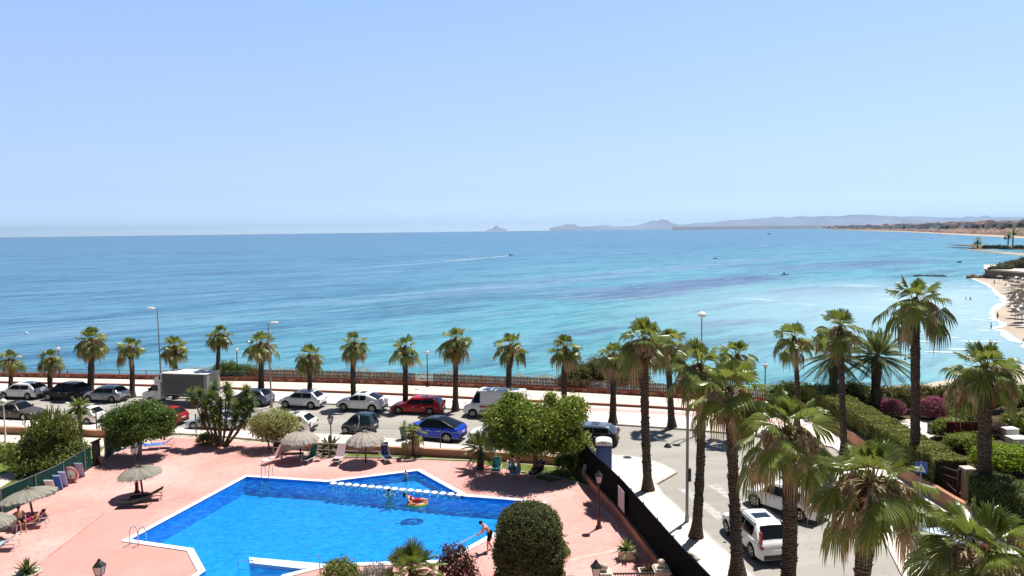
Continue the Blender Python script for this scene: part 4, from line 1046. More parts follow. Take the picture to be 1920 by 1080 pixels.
# ------------------------------------------------------------------ parasols, loungers, small things
def m_thatch(name, c1, c2):
    m, t, b = nodes(name); P = objco(t)
    sep = t.nodes.new('ShaderNodeSeparateXYZ'); t.links.new(P, sep.inputs[0])
    at2 = t.nodes.new('ShaderNodeMath'); at2.operation = 'ARCTAN2'; t.links.new(sep.outputs[1], at2.inputs[0]); t.links.new(sep.outputs[0], at2.inputs[1])
    cb = t.nodes.new('ShaderNodeCombineXYZ'); sc_ = t.nodes.new('ShaderNodeMath'); sc_.operation='MULTIPLY'; sc_.inputs[1].default_value = 14; t.links.new(at2.outputs[0], sc_.inputs[0]); t.links.new(sc_.outputs[0], cb.inputs[0])
    l = t.nodes.new('ShaderNodeVectorMath'); l.operation='LENGTH'; t.links.new(P, l.inputs[0]); t.links.new(l.outputs['Value'], cb.inputs[1])
    n = noise(t, 1.6, 5, cb.outputs[0]); t.links.new(ramp(t, n, [(.3,c1),(.7,c2)]), b.inputs['Base Color']); b.inputs['Roughness'].default_value = .95; b.inputs['Specular IOR Level'].default_value = .15
    bump(t, b, n, .8, .04); return m
TH1 = m_thatch('grey_thatch', (.14,.13,.10), (.40,.38,.33)); TH2 = m_thatch('pale_thatch', (.17,.14,.115), (.56,.50,.44))
WOODR = mat('red_brown_pole', (.15,.035,.02), .6, .2, 5)
def parasol(foot, R, H, rise, label, m, tilt=(0,0), seed=1, sag=.1):
    t = thing('thatched_parasol', label, 'parasol', foot, 0, 'thatched parasols on the deck'); t.rotation_euler = (tilt[0],tilt[1],0)
    MB().tube([(0,0,-.05),(0,0,H-.1)], .06, 9).build('pole', WOODR, t, smooth=True)
    r_ = random.Random(seed); V = [(0,0,H)]; F = []; n = 96; prof = [(.12,.02),(.35,.14),(.6,.34),(.82,.62),(1,1.0)]
    for q, dz in prof:
        for k in range(n):
            a = 2*math.pi*k/n; rr = R*q*(1+(.05 if q == 1 else .012)*r_.uniform(-1,1)); V.append((rr*math.cos(a), rr*math.sin(a), H-.03-rise*dz+r_.uniform(-.012,.012)*(1+2*(q==1))+.02*math.sin(k*.7)))
    for k in range(n): F.append((0,1+k,1+(k+1)%n))
    for i in range(len(prof)-1):
        for k in range(n): F.append((1+i*n+k,1+(i+1)*n+k,1+(i+1)*n+(k+1)%n,1+i*n+(k+1)%n))
    o = MB().add(V,F).build('canopy', m, t); s_ = o.modifiers.new('s','SOLIDIFY'); s_.thickness = .05
    g = MB()   # fringe of loose straws
    for k in range(360):
        a = r_.uniform(0,6.283); rr = R*r_.uniform(.93,1.02); z = H-.05-rise*(rr/R)**1.5; c = Vector((math.cos(a)*rr,math.sin(a)*rr,z)); s = Vector((-math.sin(a),math.cos(a),0))*.012
        e = c+Vector((math.cos(a)*r_.uniform(.02,.16),math.sin(a)*r_.uniform(.02,.16),-r_.uniform(.03,.22))); g.add([c-s,c+s,e],[(0,1,2)])
    g.build('fringe', m, t)
    g = MB()
    for k in range(8):
        a = k*math.pi/4; g.tube([(math.cos(a)*.05,math.sin(a)*.05,H-.25),(math.cos(a)*R*.9,math.sin(a)*R*.9,H-.12-rise*.8)], .018, 5)
    g.build('ribs', WOODR, t)
    g = MB()
    for k in range(26):
        a = r_.uniform(0,6.283); e = Vector((math.cos(a)*r_.uniform(.05,.22),math.sin(a)*r_.uniform(.05,.22),H+r_.uniform(0,.16))); g.tube([(0,0,H-.06),e],[.03,.008],4)
    g.build('top_tuft', m, t); return t
f = at(268,930); parasol(f, 1.22, hgt(f,874), .42, 'thatched parasol over two black loungers, alone on the left deck', TH1, (.03,-.05), 1)
f = at(63,973); parasol(f, 1.42, hgt(f,916), .40, 'tilted thatched parasol over the seated couple by the green fence', TH1, (-.02,-.14), 2)
f = at(-22,1020); parasol(f, 1.25, hgt(f,964), .5, 'thatched parasol cut by the left edge of the photo', TH1, (0,0), 5)
f = at(564,862); parasol(f, 1.30, hgt(f,807), .66, 'pale thatched parasol above the green backed lounger', TH2, (0,0), 3)
f = at(686,868); parasol(f, 1.32, hgt(f,809), .66, 'pale thatched parasol casting a round shadow between the striped and the dark lounger', TH2, (0,0), 4)
def cloth(name, col, col2=None, sx=5.):
    if name in MATS: return MATS[name]
    m, t, b = nodes(name)
    if col2:
        w_ = t.nodes.new('ShaderNodeTexWave'); w_.bands_direction = 'Y'; w_.inputs['Scale'].default_value = sx; w_.inputs['Distortion'].default_value = 1.2; t.links.new(objco(t), w_.inputs[0]); t.links.new(ramp(t, w_.outputs[0], [(.4,col),(.6,col2)]), b.inputs['Base Color'])
    else: t.links.new(ramp(t, noise(t, 6, 3, objco(t)), [(.3,tuple(c*.8 for c in col)),(.7,col)]), b.inputs['Base Color'])
    b.inputs['Roughness'].default_value = .85; b.inputs['Specular IOR Level'].default_value = .15; MATS[name] = m; return m
CB = cloth('black_sling', (.012,.012,.014)); CBL = cloth('blue_sling', (.03,.16,.60)); CGR = cloth('green_sling', (.06,.20,.14)); CTE = cloth('teal_sling', (.02,.20,.19)); CIC = cloth('ice_sling', (.35,.52,.60))
CST = cloth('pink_stripe', (.70,.66,.66), (.38,.10,.16), 5); CRD = cloth('red_white_towel', (.72,.70,.68), (.55,.06,.06), 3); CLV = cloth('pale_blue_towel', (.45,.55,.72)); CWH = cloth('white_towel', (.75,.74,.72)); CNV = cloth('navy_towel', (.02,.03,.09)); CMG = cloth('magenta_towel', (.45,.04,.14))
FRW = mat('white_frame', (.65,.65,.64), .4, .1, 5)
def lounger(foot, rz, label, sling, frame=BLACKM, back=45, towel=None, L=1.9, z0=.34, group='sun loungers on the deck'):
    t = thing('sun_lounger', label, 'sun lounger', foot, rz, group)     # +x: foot end, -x: head end
    sl_ = .55*L; bl = L-sl_; a = math.radians(back); hx = -L/2+bl; e = Vector((hx-math.cos(a)*bl,0,z0+math.sin(a)*bl))
    g = MB()
    for s in (-1,1):
        g.tube([(L/2,s*.29,z0),(hx,s*.29,z0),(-L/2+.1,s*.29,z0)], .022, 6)
    g.tube([(L/2,-.29,z0),(L/2,.29,z0)], .022, 6)
    g.build('frame', frame, t)
    for s in (-1,1):
        for x in (L/2-.15,-L/2+.25): MB().tube([(x,s*.29,z0),(x+.08*(1 if x>0 else -1),s*.30,0)], .02, 6).build('leg', frame, t)
    b = MB()
    for s in (-1,1): b.tube([(hx,s*.27,z0),(e.x,s*.27,e.z)], .02, 6)
    b.tube([(e.x,-.27,e.z),(e.x,.27,e.z)], .02, 6)
    for s in (-1,1): b.tube([((hx+e.x)/2,s*.25,(z0+e.z)/2),(hx-.35,s*.25,z0)], .014, 5)
    bo = b.build('backrest', frame, t)
    def panel(nm, p0, p1, m, par, up=.012, w_=.26, sagd=.03):
        V=[];F=[]; n=5
        for i in range(n+1):
            q=i/n; p=p0.lerp(p1,q)
            for k in range(5):
                y=(k/4*2-1)*w_; V.append((p.x,y,p.z+up-sagd*(1-(k/4*2-1)**2)*math.sin(math.pi*q)))
        for i in range(n):
            for k in range(4): F.append((i*5+k,i*5+k+1,i*5+6+k,i*5+5+k))
        return MB().add(V,F).build(nm, m, par, smooth=True)
    panel('seat', Vector((L/2-.02,0,z0)), Vector((hx,0,z0)), sling, t); panel('back_sling', Vector((hx,0,z0)), e, sling, bo)
    if towel:
        p = panel('towel_seat', Vector((L/2-.5,0,z0)), Vector((hx,0,z0)), towel, t, .035, .27, .01); q = panel('towel_back', Vector((hx,0,z0)), e+Vector((0,0,.03)), towel, bo, .04, .275, .01)
        p.name = 'towel'; q.name = 'towel'
    return t
D_ = math.radians
lounger(at(516,866), D_(235), 'lounger draped with a red and white towel beside the pool ladder', CWH, FRW, 50, CRD)
lounger(at(585,864), D_(-110), 'lounger with an upright green back and pale blue towel under the left centre parasol', CGR, FRW, 68, None)
lounger(at(636,866), D_(-97), 'lounger covered with a pink striped towel between the two centre parasols', CB, FRW, 52, CST)
lounger(at(724,863), D_(-65), 'dark lounger with a navy towel right of the round parasol shadow', CB, FRW, 66, CNV)
lounger(at(254,950), D_(185), 'front one of two black loungers in the shade of the lone left parasol', CB, BLACKM, 18)
lounger(at(277,939), D_(200), 'rear one of two black loungers in the shade of the lone left parasol', CB, BLACKM, 25)
lounger(at(2,1031), D_(12+180), 'lounger with an ice blue back at the left edge of the deck', CIC, FRW, 32, None)
lounger(at(60,989), D_(200), 'lounger with a magenta towel beside the seated couple', CWH, FRW, 40, CMG)
lounger(at(277,843), D_(8), 'blue lounger lying flat under the round tree, next to the lantern', CBL, FRW, 24)
lounger(at(305,840), D_(188), 'blue lounger with its back raised to the right, right of the round tree trunk', CBL, FRW, 30)
lounger(at(931,886), D_(-95), 'teal deck chair standing alone at the left of the shaded group', CTE, FRW, 60, None, 1.5)
lounger(at(962,891), D_(-80), 'pale lounger left of the standing bather under the big tree', CIC, FRW, 35, None, 1.7)
lounger(at(1008,893), D_(-120), 'dark lounger carrying the reclining bather under the big tree', CNV, FRW, 40, None, 1.8)
# bench behind left parasol
t = thing('park_bench', 'whitish bench with a red brown seat left of the green backed lounger', 'bench', at(547,862), D_(4))
MB().box((0,0,.44),(1.7,.42,.05)).build('seat', WOODR, t); MB().box((0,.2,.78),(1.7,.05,.34)).build('backrest', mat('bench_pale',(.66,.58,.54),.7,.1,3), t)
for x in (-.7,.7):
    for y in (-.17,.17): MB().box((x,y,.21),(.06,.06,.42)).build('leg', FRW, t)
# things leaning on the green fence
def leaner(x, y, w_, h, label, m, nm, cat, rz=D_(98), tilt=.25, rounds=False):
    t = thing(nm, label, cat, at(x,y), rz-math.pi/2)
    g = MB()
    if rounds: g.lathe([(w_*.28,-.07),(w_*.4,-.09),(w_*.5,0),(w_*.4,.09),(w_*.28,.07),(w_*.2,0)], 20, (0,0,w_*.5), axis='y')
    else:
        g.box((0,0,h/2),(w_,.05,h))
        g.tube([(-w_/2-.02,0,0),(-w_/2-.02,0,h+.05),(w_/2+.02,0,h+.05),(w_/2+.02,0,0)], .018, 5)
    o = g.build('panel', m, t, smooth=rounds); o.rotation_euler = (tilt,0,0); return t
FL = D_(88)
leaner(110,918,.55,1.0,'folded blue and white lounger leaning on the green fence, left of a pair', cloth('blue_white',(.62,.66,.74),(.05,.12,.45),6),'folded_lounger','folded lounger',FL)
leaner(121,912,.5,1.05,'folded blue striped lounger leaning on the green fence, right of a pair', cloth('blue_white2',(.40,.48,.75),(.66,.70,.8),7),'folded_lounger','folded lounger',FL)
leaner(151,894,.6,1.0,'blue patterned board leaning on the fence beside the round float', cloth('blue_pattern',(.12,.18,.50),(.55,.60,.72),16),'folded_lounger','folded lounger',FL)
leaner(97,926,.55,.95,'white slatted crate leaning on the green fence, left of the folded loungers', WHITEP,'plastic_crate','crate',FL)
leaner(136,903,1.15,1.1,'round red white and green swim ring leaning on the green fence', cloth('ring_colours',(.62,.10,.12),(.70,.78,.72),3.2),'swim_ring','swim ring',FL,.2,True)
leaner(224,843,.6,1.0,'folded blue chair leaning by the end of the green fence', CBL,'folded_chair','folded chair',D_(60))
leaner(235,840,.5,1.1,'second folded blue chair, right beside the green fence end', cloth('azure_sling',(.03,.30,.66)),'folded_chair','folded chair',D_(45))
leaner(187,870,.6,.6,'small pinkish box leaning against the black gate', cloth('pink_box',(.45,.26,.26)),'storage_box','box',FL)
t = thing('body_board', 'pale and dark blue boards leaning against the dark fence by the grass corner', 'board', at(1097,896), D_(20))
for q, m in ((0,CIC),(.16,CBL),(.3,CTE)):
    o = MB().box((q,q*.4,.5),(.42,.05,1.0)).build('board', m, t); b_ = o.modifiers.new('b','BEVEL'); b_.width = .05; o.rotation_euler=(.2,0,.0)
# white stepping drums that part the paddling pool from the main pool
DR = mat('white_drum', (.74,.73,.70), .5, .08, 4)
pa, pb = at(625,907.5,.0), at(861,929.5,.0); proto = None
for k in range(17):
    p = pa.lerp(pb, k/16)
    if not proto:
        proto = thing('stepping_drum', 'white round drum in the row parting the paddling pool from the main pool', 'drum', (p.x,p.y,WZ-.05), 0, 'row of white stepping drums')
        MB().lathe([(.13,-.3),(.14,.10),(.21,.15),(.22,.22),(.17,.26)], 18).build('top', DR, proto, smooth=True)
        MB().tube([(.27,-.1,.2),(.33,-.2,.12),(.30,-.22,-.15),(.22,-.2,-.5)], .03, 6).build('bracket', DR, proto)
    else:
        c = copy_tree(proto); c.location = (p.x,p.y,WZ-.05)
        c['label'] = proto['label']
# pool ladders
def ladder(p, rz, label):
    t = thing('pool_ladder', label, 'ladder', p, rz, 'pool ladders')
    for s in (-1,1):
        MB().tube([(-.55,s*.25,0),(-.52,s*.25,.75),(-.40,s*.25,.92),(-.15,s*.25,.92),(.05,s*.25,.6),(.12,s*.25,-.9)], .024, 7).build('handrail', mat('bright_steel',(.55,.57,.6),.25,.1,5,metal=.85), t, smooth=True)
    g = MB()
    for z in (-.25,-.5,-.75): g.box((.12,0,z),(.08,.5,.03))
    g.build('steps', STEEL, t)
ladder(at(265,1016), D_(80), 'chrome ladder at the left corner of the big pool'); ladder(at(498,899), D_(-95), 'chrome ladder at the far edge of the big pool by the red towel lounger')
t = thing('pool_handrail', 'single chrome handrail standing in the small basin beside the white ledge', 'handrail', at(447,1075,-.1)); MB().tube([(0,0,-.5),(0,0,.55),(.6,.3,.5),(.62,.31,0)], .024, 7).build('rail', STEEL, t, smooth=True)
t = thing('pool_post', 'thin chrome post on the coping at the right end of the white ledge', 'post', at(600,1075,.05)); MB().tube([(0,0,0),(0,0,.75),(-.05,0,.9)], .024, 7).build('rail', STEEL, t, smooth=True)
# floating ring
# planters
POT = mat('cream_pot', (.62,.55,.44), .8, .15, 4)
def plant_pot(loc, label, r, h, m, leafm, L, n=40, square=False, cat='planter'):
    t = thing('potted_plant', label, cat, loc)
    if square:
        o = MB().box((0,0,h/2),(r*2.4,r*1.5,h)).build('pot', m, t); b_ = o.modifiers.new('b','BEVEL'); b_.width = .04
        MB().box((0,0,h),(r*2.6,r*1.7,.07)).build('rim', m, o)
        MB().box((0,0,h+.03),(r*2.1,r*1.3,.03)).build('soil', TRK, o)
    else:
        o = MB().lathe([(r*.6,0),(r*.75,h*.5),(r,h*.92),(r*1.08,h),(r*.98,h),(r*.9,h*.93),(.01,h*.93)], 20).build('pot', m, t, smooth=True)
    V,F=[],[]; rg_ = random.Random(n); rosette(V,F,Vector((0,0,h)),n,L,L*.07,rg_,-15); quadmesh('leaves', V, F, leafm, t); return t
LG = leafmat('leaf_spiky', (.05,.09,.02), (.20,.26,.07), .2, .4, .5); LDK = leafmat('leaf_dark', (.03,.05,.015), (.12,.15,.05), .2, .4, .5); LRD = leafmat('leaf_purple', (.035,.012,.018), (.14,.05,.06), .2, .5, .4)
plant_pot(at(52,1098), 'round cream planter with a dark spiky plant at the bottom left corner', .55, .65, POT, LDK, .75, 60)
plant_pot(at(1175,1048), 'cream rectangular trough with a spiky plant standing on the deck by the fence', .33, .45, POT, LG, .75, 34, True)
plant_pot(at(1215,1082), 'low spiky plant in a trough beside the right gate pillar', .33, .3, POT, LRD, .5, 30, True)
plant_pot(at(758,826), 'dark green bin shaped planter with pale spikes parked before the blue car', .36, 1.0, mat('bin_green',(.02,.07,.06),.5,.2,4), PALM_P, .7, 30)
# gate pillars with balls
PIL = mat('cream_stone', (.62,.55,.45), .8, .15, 3)
for x,y,lb in ((1133,1112,'left gate pillar with a stone ball, next to the lantern'),(1240,1104,'right gate pillar with a stone ball, at the foot of the dark fence')):
    p = at(x,y); t = thing('gate_pillar', lb, 'pillar', p, 0, 'gate pillars with stone balls')
    MB().box((0,0,.42),(.55,.55,.84)).build('shaft', PIL, t); MB().box((0,0,.88),(.72,.72,.10)).box((0,0,.97),(.6,.6,.08)).build('cap', PIL, t); MB().lathe([(.1,1.0),(.07,1.06)],10).ball((0,0,1.2),.17,10).build('ball', PIL, t, smooth=True)
a_, b_ = at(1133,1112), at(1240,1104)
t = thing('entrance_gate', 'dark flat topped gate between the two ball topped pillars', 'gate', (a_+b_)/2); L_=(b_-a_).length-.6
MB().box((0,0,.8),(L_,.08,.06)).build('top_bar', BLACKM, t); g = MB()
for k in range(16): g.box((-L_/2+.1+k*(L_-.2)/15,0,.42),(.03,.03,.76))
g.build('bars', BLACKM, t)
# portable toilet by the corner
p = at(1134,884,.11); t = thing('portable_toilet', 'blue portable toilet with a rounded white roof behind the dark fence', 'portable toilet', Vector((5.95,46.7,.11)), D_(-6)); t.scale = (.93,.93,.87)
BLU = mat('toilet_blue', (.01,.05,.20), .5, .2, 3)
o = MB().box((0,0,1.02),(1.1,1.1,2.0)).build('cabin', BLU, t); b_ = o.modifiers.new('b','BEVEL'); b_.width=.04
g = MB()
for k in range(5): g.box((-.4+k*.2,-.555,1.0),(.04,.03,1.7))
g.build('ribs', BLU, o); MB().box((0,-.565,1.0),(.72,.02,1.75)).build('door', mat('toilet_door',(.012,.07,.26),.5,.2,3), o)
V=[];F=[];n=10
for y in (-.60,.60):
    for k in range(n+1):
        a = math.pi*k/n; V.append((.60*math.cos(a)*(1 if True else 0), y, 2.02+.36*math.sin(a)**.55))
F=[tuple(range(n+1)),tuple(range(n+1,2*n+2))[::-1]]+[(k,n+1+k,n+2+k,k+1) for k in range(n)]+[(0,n,2*n+1,n+1)]
ro_ = MB().add(V,F).build('roof', mat('toilet_roof',(.72,.72,.70),.4,.06,3), t, smooth=True)
def text(s, size, m, parent, loc, rot, name='lettering'):
    cu = bpy.data.curves.new(name,'FONT'); cu.body = s; cu.size = size; cu.align_x='CENTER'; cu.align_y='CENTER'; cu.extrude=.004
    o = bpy.data.objects.new(name, cu); COL.objects.link(o); o.data.materials.append(m)
    bpy.context.view_layer.update(); dg = bpy.context.evaluated_depsgraph_get(); me = bpy.data.meshes.new_from_object(o.evaluated_get(dg)); bpy.data.objects.remove(o)
    o = bpy.data.objects.new(name, me); COL.objects.link(o); o.parent = parent; o.location = loc; o.rotation_euler = rot; return o
text('Tn', .34, BLACKM, ro_, (-.02,-.612,2.20), (math.pi/2,0,0))
# pedestrian crossing sign
p = at(1724,962,.11); t = thing('crossing_sign', 'blue square pedestrian crossing sign on the garden side pavement', 'sign', p, D_(-25)); hs_ = hgt(p,866)-.11
MB().tube([(0,0,0),(0,0,hs_)], .035, 8).build('pole', STEEL, t)
SB = mat('sign_blue',(.01,.08,.42),.4,.05,3); SWm = mat('sign_white',(.78,.78,.78),.4,.03,3)
pl = MB().box((0,-.045,hs_-.32),(.62,.02,.62)).build('plate', SB, t)
MB().add([(0,-.058,hs_-.08),(-.24,-.058,hs_-.54),(.24,-.058,hs_-.54)],[(0,1,2)]).build('triangle', SWm, pl)
g = MB().ball((0,-.062,hs_-.24),(.028,.004,.028),6); y=-.0625
for a,b,w_ in (((0,-.27),(0,-.40),.03),((0,-.40),(-.06,-.51),.016),((0,-.40),(.06,-.51),.016),((0,-.30),(-.06,-.38),.012),((0,-.30),(.06,-.37),.012)):
    d = Vector((b[0]-a[0],b[1]-a[1])); n_ = Vector((-d.y,d.x)).normalized()*w_
    g.add([(a[0]+n_.x,y,hs_+a[1]+n_.y),(a[0]-n_.x,y,hs_+a[1]-n_.y),(b[0]-n_.x,y,hs_+b[1]-n_.y),(b[0]+n_.x,y,hs_+b[1]+n_.y)],[(0,1,2,3)])
g.build('walking_figure', BLACKM, pl)
# ------------------------------------------------------------------ garden on the right: wall, hedges, gate
gw = MB().wall(RWl, .28, .0, .95).build('garden_boundary_wall', TERRA); tag(gw, 'terracotta wall below the long clipped hedge of the right hand garden', 'wall')
for x,y,h_,lb in ((1665,858,1.75,'slim wall pillar with a pale cap halfway along the clipped hedge'),(1812,948,2.15,'thick wall pillar with a pale cap beside the brown garden gate')):
    p = at(x,y); t = thing('wall_pillar', lb, 'pillar', p, 0, 'garden wall pillars'); MB().box((-.05,-.05,h_/2),(.42,.42,h_)).build('shaft', mat('ochre_render',(.50,.36,.24),.85,.15,2), t); MB().box((-.05,-.05,h_+.05),(.62,.62,.11)).build('cap', PIL, t)
p = at(1808,946); t = thing('brown_gate', 'open rust brown steel gate frame left of the thick wall pillar', 'gate', p+Vector((-.45,-.1,0)))
MB().box((0,0,1.05),(.12,.12,2.1)).build('post', BROWNM, t); g = MB(); g.tube([(0,0,1.95),(-.9,2.6,1.9)],.05,6); g.tube([(0,0,1.5),(-.9,2.6,1.5)],.035,6); g.tube([(0,0,.7),(-.7,1.9,1.7)],.035,6); g.tube([(-.9,2.6,0),(-.9,2.6,1.95)],.05,6)
for k in range(9): g.tube([(-.1*k,.29*k+.1,.25),(-.1*k,.29*k+.1,1.5)],.016,4)
g.build('gate_leaf', BROWNM, t)
HG = leafmat('hedge_green', (.06,.085,.015), (.31,.31,.085), .2, .6, .3); HGD = leafmat('hedge_dark', (.03,.055,.012), (.13,.17,.04), .2, .5, .4)
HGB = leafmat('hedge_brownish', (.08,.09,.02), (.30,.26,.10), .2, .6, .3)
hA = V2([(25.0,61.5),(24.9,53),(24.6,46),(24.4,41.2)]); hA = offs(hA, 1.25)
hedge('clipped_hedge', 'long clipped hedge along the terracotta garden wall', smoothline(hA,3), 2.0, .4, 2.25, 52000, HG, .13)
hB = V2([(24.5,38.4),(24.8,35.5),(25.2,31),(25.8,27)]); hB = offs(hB, 1.1)
hedge('clipped_hedge', 'dark clipped hedge at the right edge, after the thick wall pillar', hB, 1.7, .1, 2.5, 24000, HGD, .12)
sheet('garden_soil', [(24,64)]+[(p.x+.3,p.y) for p in RWl]+[(26,17),(60,20),(60,72),(30,68)], .010, mat('dark_soil',(.09,.065,.035),.95,.4,.6,local=False))
sheet('garden_path', cpx([(1660,788),(1720,786),(1765,792),(1755,815),(1730,830),(1690,812)]), .018, PAVW)
sheet('garden_path', cpx([(1880,800),(1960,830),(1960,850),(1870,812)]), .018, PAVW)
for x,y,w_,h_,m,lb in ((1752,812,.8,.7,mat('dark_box',(.02,.02,.02),.5,.2,3),'small dark garden box at the end of the white path'),(1892,824,.95,.85,WHITEP,'tall white utility box in the garden near the right edge'),(1908,836,1.2,.6,WHITEP,'low white box right in front of the tall white utility box')):
    o = MB().box((0,0,h_/2),(w_,w_*.8,h_)).build('garden_box', m, loc=at(x,y)); b_ = o.modifiers.new('b','BEVEL'); b_.width=.03; tag(o,lb,'box'); MB().box((0,0,h_+.02),(w_*1.06,w_*.86,.04)).build('lid', m, o)
o = MB().box((0,0,.75),(3.0,.1,1.5)).build('red_garden_screen', mat('dark_red_screen',(.10,.012,.012),.7,.25,2), loc=at(1812,828)); tag(o,'dark red garden screen half hidden by green shrubs behind the hedge','screen')
# ------------------------------------------------------------------ palms
def place_palm(fx, fy, cx, cy, label, seed, sc=1.0, group='fan palms along the promenade', z=.12, **k):
    f = at(fx, fy, z); top = atY(cx, cy, f.y)
    r = palm(seed, top.z-z, sc, (top.x-f.x, 0), loc=f, label=label, group=group, **k); return r
PR = [(18,738,18,674,.80),(95,739,94,672,.80),(169,741,170,638,.98),(247,743,243,652,1.0),(329,746,327,650,.95),(405,748,411,628,.82),(489,752,489,645,1.02),(580,756,580,668,.9),(664,760,664,645,.95),
      (760,765,760,652,.95),(854,768,854,637,1.0),(956,771,957,650,1.0),(1060,787,1060,653,.92),(1149,793,1150,667,.92)]
PLAB = ['short palm at the left end of the promenade row, cut close to the frame','short palm behind the black parked car, left of a globe lamp','broad tall palm behind the grey parked car','palm with hanging dry leaves left of the box truck cab','palm rising straight behind the box truck','slim dark palm behind the rear of the box truck','full crowned palm beside the tan street lamp',
        'low pale palm behind the first white SUV','palm behind the white SUV with twin dark windows','palm behind the nose of the red estate','tall palm between the red estate and the white van','palm rising behind the white van','palm over the right part of the big round tree','thin crowned palm before the seaside thicket']
for i,(fx,fy,cx,cy,s) in enumerate(PR):
    rv = random.Random(300+i); place_palm(fx,fy,cx,cy,PLAB[i],20+i,s*.90*rv.uniform(.95,1.12), nf=rv.randint(18,28), nd=rv.choice([5,9,14,20]), nl=13, seeds=rv.choice([6,9,12,16]), rad=.27*rv.uniform(.85,1.15), rust=rv.choice([0,1,3]))
place_palm(1260,800,1252,645,'palm close behind the big corner palm, its crown to the right',41,1.0,nf=30,nd=12,nl=14,seeds=5,rad=.26)
place_palm(1388,818,1382,668,'palm alone against the sea right of the corner, dark trunk hidden below',42,.92,nf=26,nd=8,nl=14,seeds=7,rad=.25)
G2 = 'fan palms along the side street'
place_palm(1215,918,1208,640,'big corner palm with a ragged tan skirt standing in the white corner pavement',51,1.05,G2,nf=26,nd=15,nl=18,seeds=20,rust=3,rad=.25)
place_palm(1305,1006,1312,690,'kerb palm right beside the grey light column',52,1.0,G2,nf=26,nd=8,nl=20,seeds=20,rad=.24)
place_palm(1383,1077,1368,735,'kerb palm in front of the white estate car with roof rails',53,1.08,G2,nf=26,nd=8,nl=20,seeds=24,rad=.24,rust=1)
place_palm(1474,1165,1476,812,'palm with bright folded fans in front of the second white car',54,1.18,G2,nf=26,nd=8,nl=22,seeds=24,rad=.25,rust=1)
place_palm(1612,1340,1634,905,'large near palm with long drooping fans and tan flower sprays, bottom right of centre',55,1.08,G2,nf=26,nd=9,nl=26,seeds=26,rad=.25,rust=1)
place_palm(1800,1600,1845,1040,'nearest palm, its crown filling the bottom right corner',56,1.0,G2,nf=28,nd=7,nl=28,seeds=26,rad=.25,rust=1)
G3 = 'palms of the garden'
place_palm(1583,850,1575,618,'slim tall fan palm at the corner of the clipped hedge',61,1.06,G3,nf=24,nd=8,nl=16,seeds=7,rad=.20,rust=2)
place_palm(1494,800,1489,635,'shorter fan palm left of the date palms, by the garden corner',62,.98,G3,nf=21,nd=7,nl=16,seeds=5,rad=.2,rust=2)
place_palm(1716,896,1716,566,'tallest fan palm standing behind the blue crossing sign',63,1.22,G3,nf=24,nd=9,nl=18,seeds=8,rad=.23,rust=2)
place_palm(1848,968,1846,693,'thick fan palm with pale hanging sprays between the two clipped hedges',64,1.22,G3,nf=26,nd=10,nl=20,seeds=24,rad=.28,rust=2)
f = at(1985,860); palm(65, atY(1960,608,f.y).z, 1.2, (0,0), loc=f, label='palm whose frond tips enter at the right edge above the beach', group=G3, nf=36,nd=12,nl=16,seeds=5)
for fx,fy,cx,cy,s,L,lb in ((1562,775,1556,668,71,3.4,'dark date palm with drooping feather leaves behind the slim tall fan palm'),(1641,782,1641,668,72,3.3,'date palm with upright feather leaves left of the tallest fan palm')):
    f = at(fx,fy); tp = atY(cx,cy,f.y); date_palm(s, tp.z, L, f, lb, nf=50, rad=.36, group=G3, low=-42 if s == 71 else -25, npair=40)
# small palms
f = at(901,880); date_palm(73, 1.5, 1.7, f, 'small dark sago palm left of the big round tree', nf=34, rad=.17, name='sago_palm', m=LDK, low=-20, npair=24)
f = at(567+8,860); date_palm(74, .5, 1.25, at(620,850), 'low sago palm behind the lantern between the two centre parasols', nf=26, rad=.14, name='sago_palm', m=LDK, low=-15, npair=22)
f = at(152,822); date_palm(75, hgt(f,762), 1.25, f, 'small bright palm before the red and white car at the left', nf=34, rad=.14, name='small_palm', m=PALM_G, low=-35, npair=22)
f = at(776,856); palm(76, hgt(f,812), .55, (0,0), 14, 12, 10, False, 'young_palm', 'young palm with wilted brown leaves before the blue car', f, rad=.2, seeds=0, rust=0)
f = at(775,1152); t = palm(77, atY(778,1068,f.y).z, .80, (0,0), 40, 3, 22, False, 'dwarf_fan_palm', 'dwarf fan palm with stiff upright fans at the bottom centre', f, rad=.2, seeds=0, rust=0, split=.35, dr=.25)
f = at(1047,1088); palm(78, atY(1056,1016,f.y).z, .36, (0,0), 14, 4, 12, False, 'dwarf_fan_palm', 'little palm peeping out right behind the dark clipped bush', f, rad=.14, seeds=0, rust=0)
# ------------------------------------------------------------------ broad-leaved trees and bushes
def bl(loc, l, dz=1.0):
    out = []
    for (x,y,rx,ry,dy,rd) in l:
        c = atY(x,y,loc.y+dy); s = (loc.y+dy)/FPX; out.append((c.x-loc.x, dy, c.z-loc.z, rx*s, rd, ry*s))
    return out
LF = leafmat('ficus_leaf', (.045,.085,.005), (.29,.37,.045), .3, .4, .5); LFD = leafmat('ficus_leaf_dark', (.022,.055,.008), (.10,.18,.025), .3, .4, .5)
LY = leafmat('yellow_leaf', (.16,.18,.05), (.52,.50,.22), .3, .6, .3); LE = leafmat('euphorbia_leaf', (.06,.09,.015), (.24,.28,.07), .2, .5, .4)
LLM = leafmat('lime_leaf', (.10,.19,.01), (.36,.48,.04), .3, .5, .3); LBG = leafmat('bougainvillea', (.25,.012,.12), (.62,.08,.36), .3, .7, .2); LGY = leafmat('silver_leaf', (.14,.14,.13), (.38,.36,.34), .1, .8, .2)
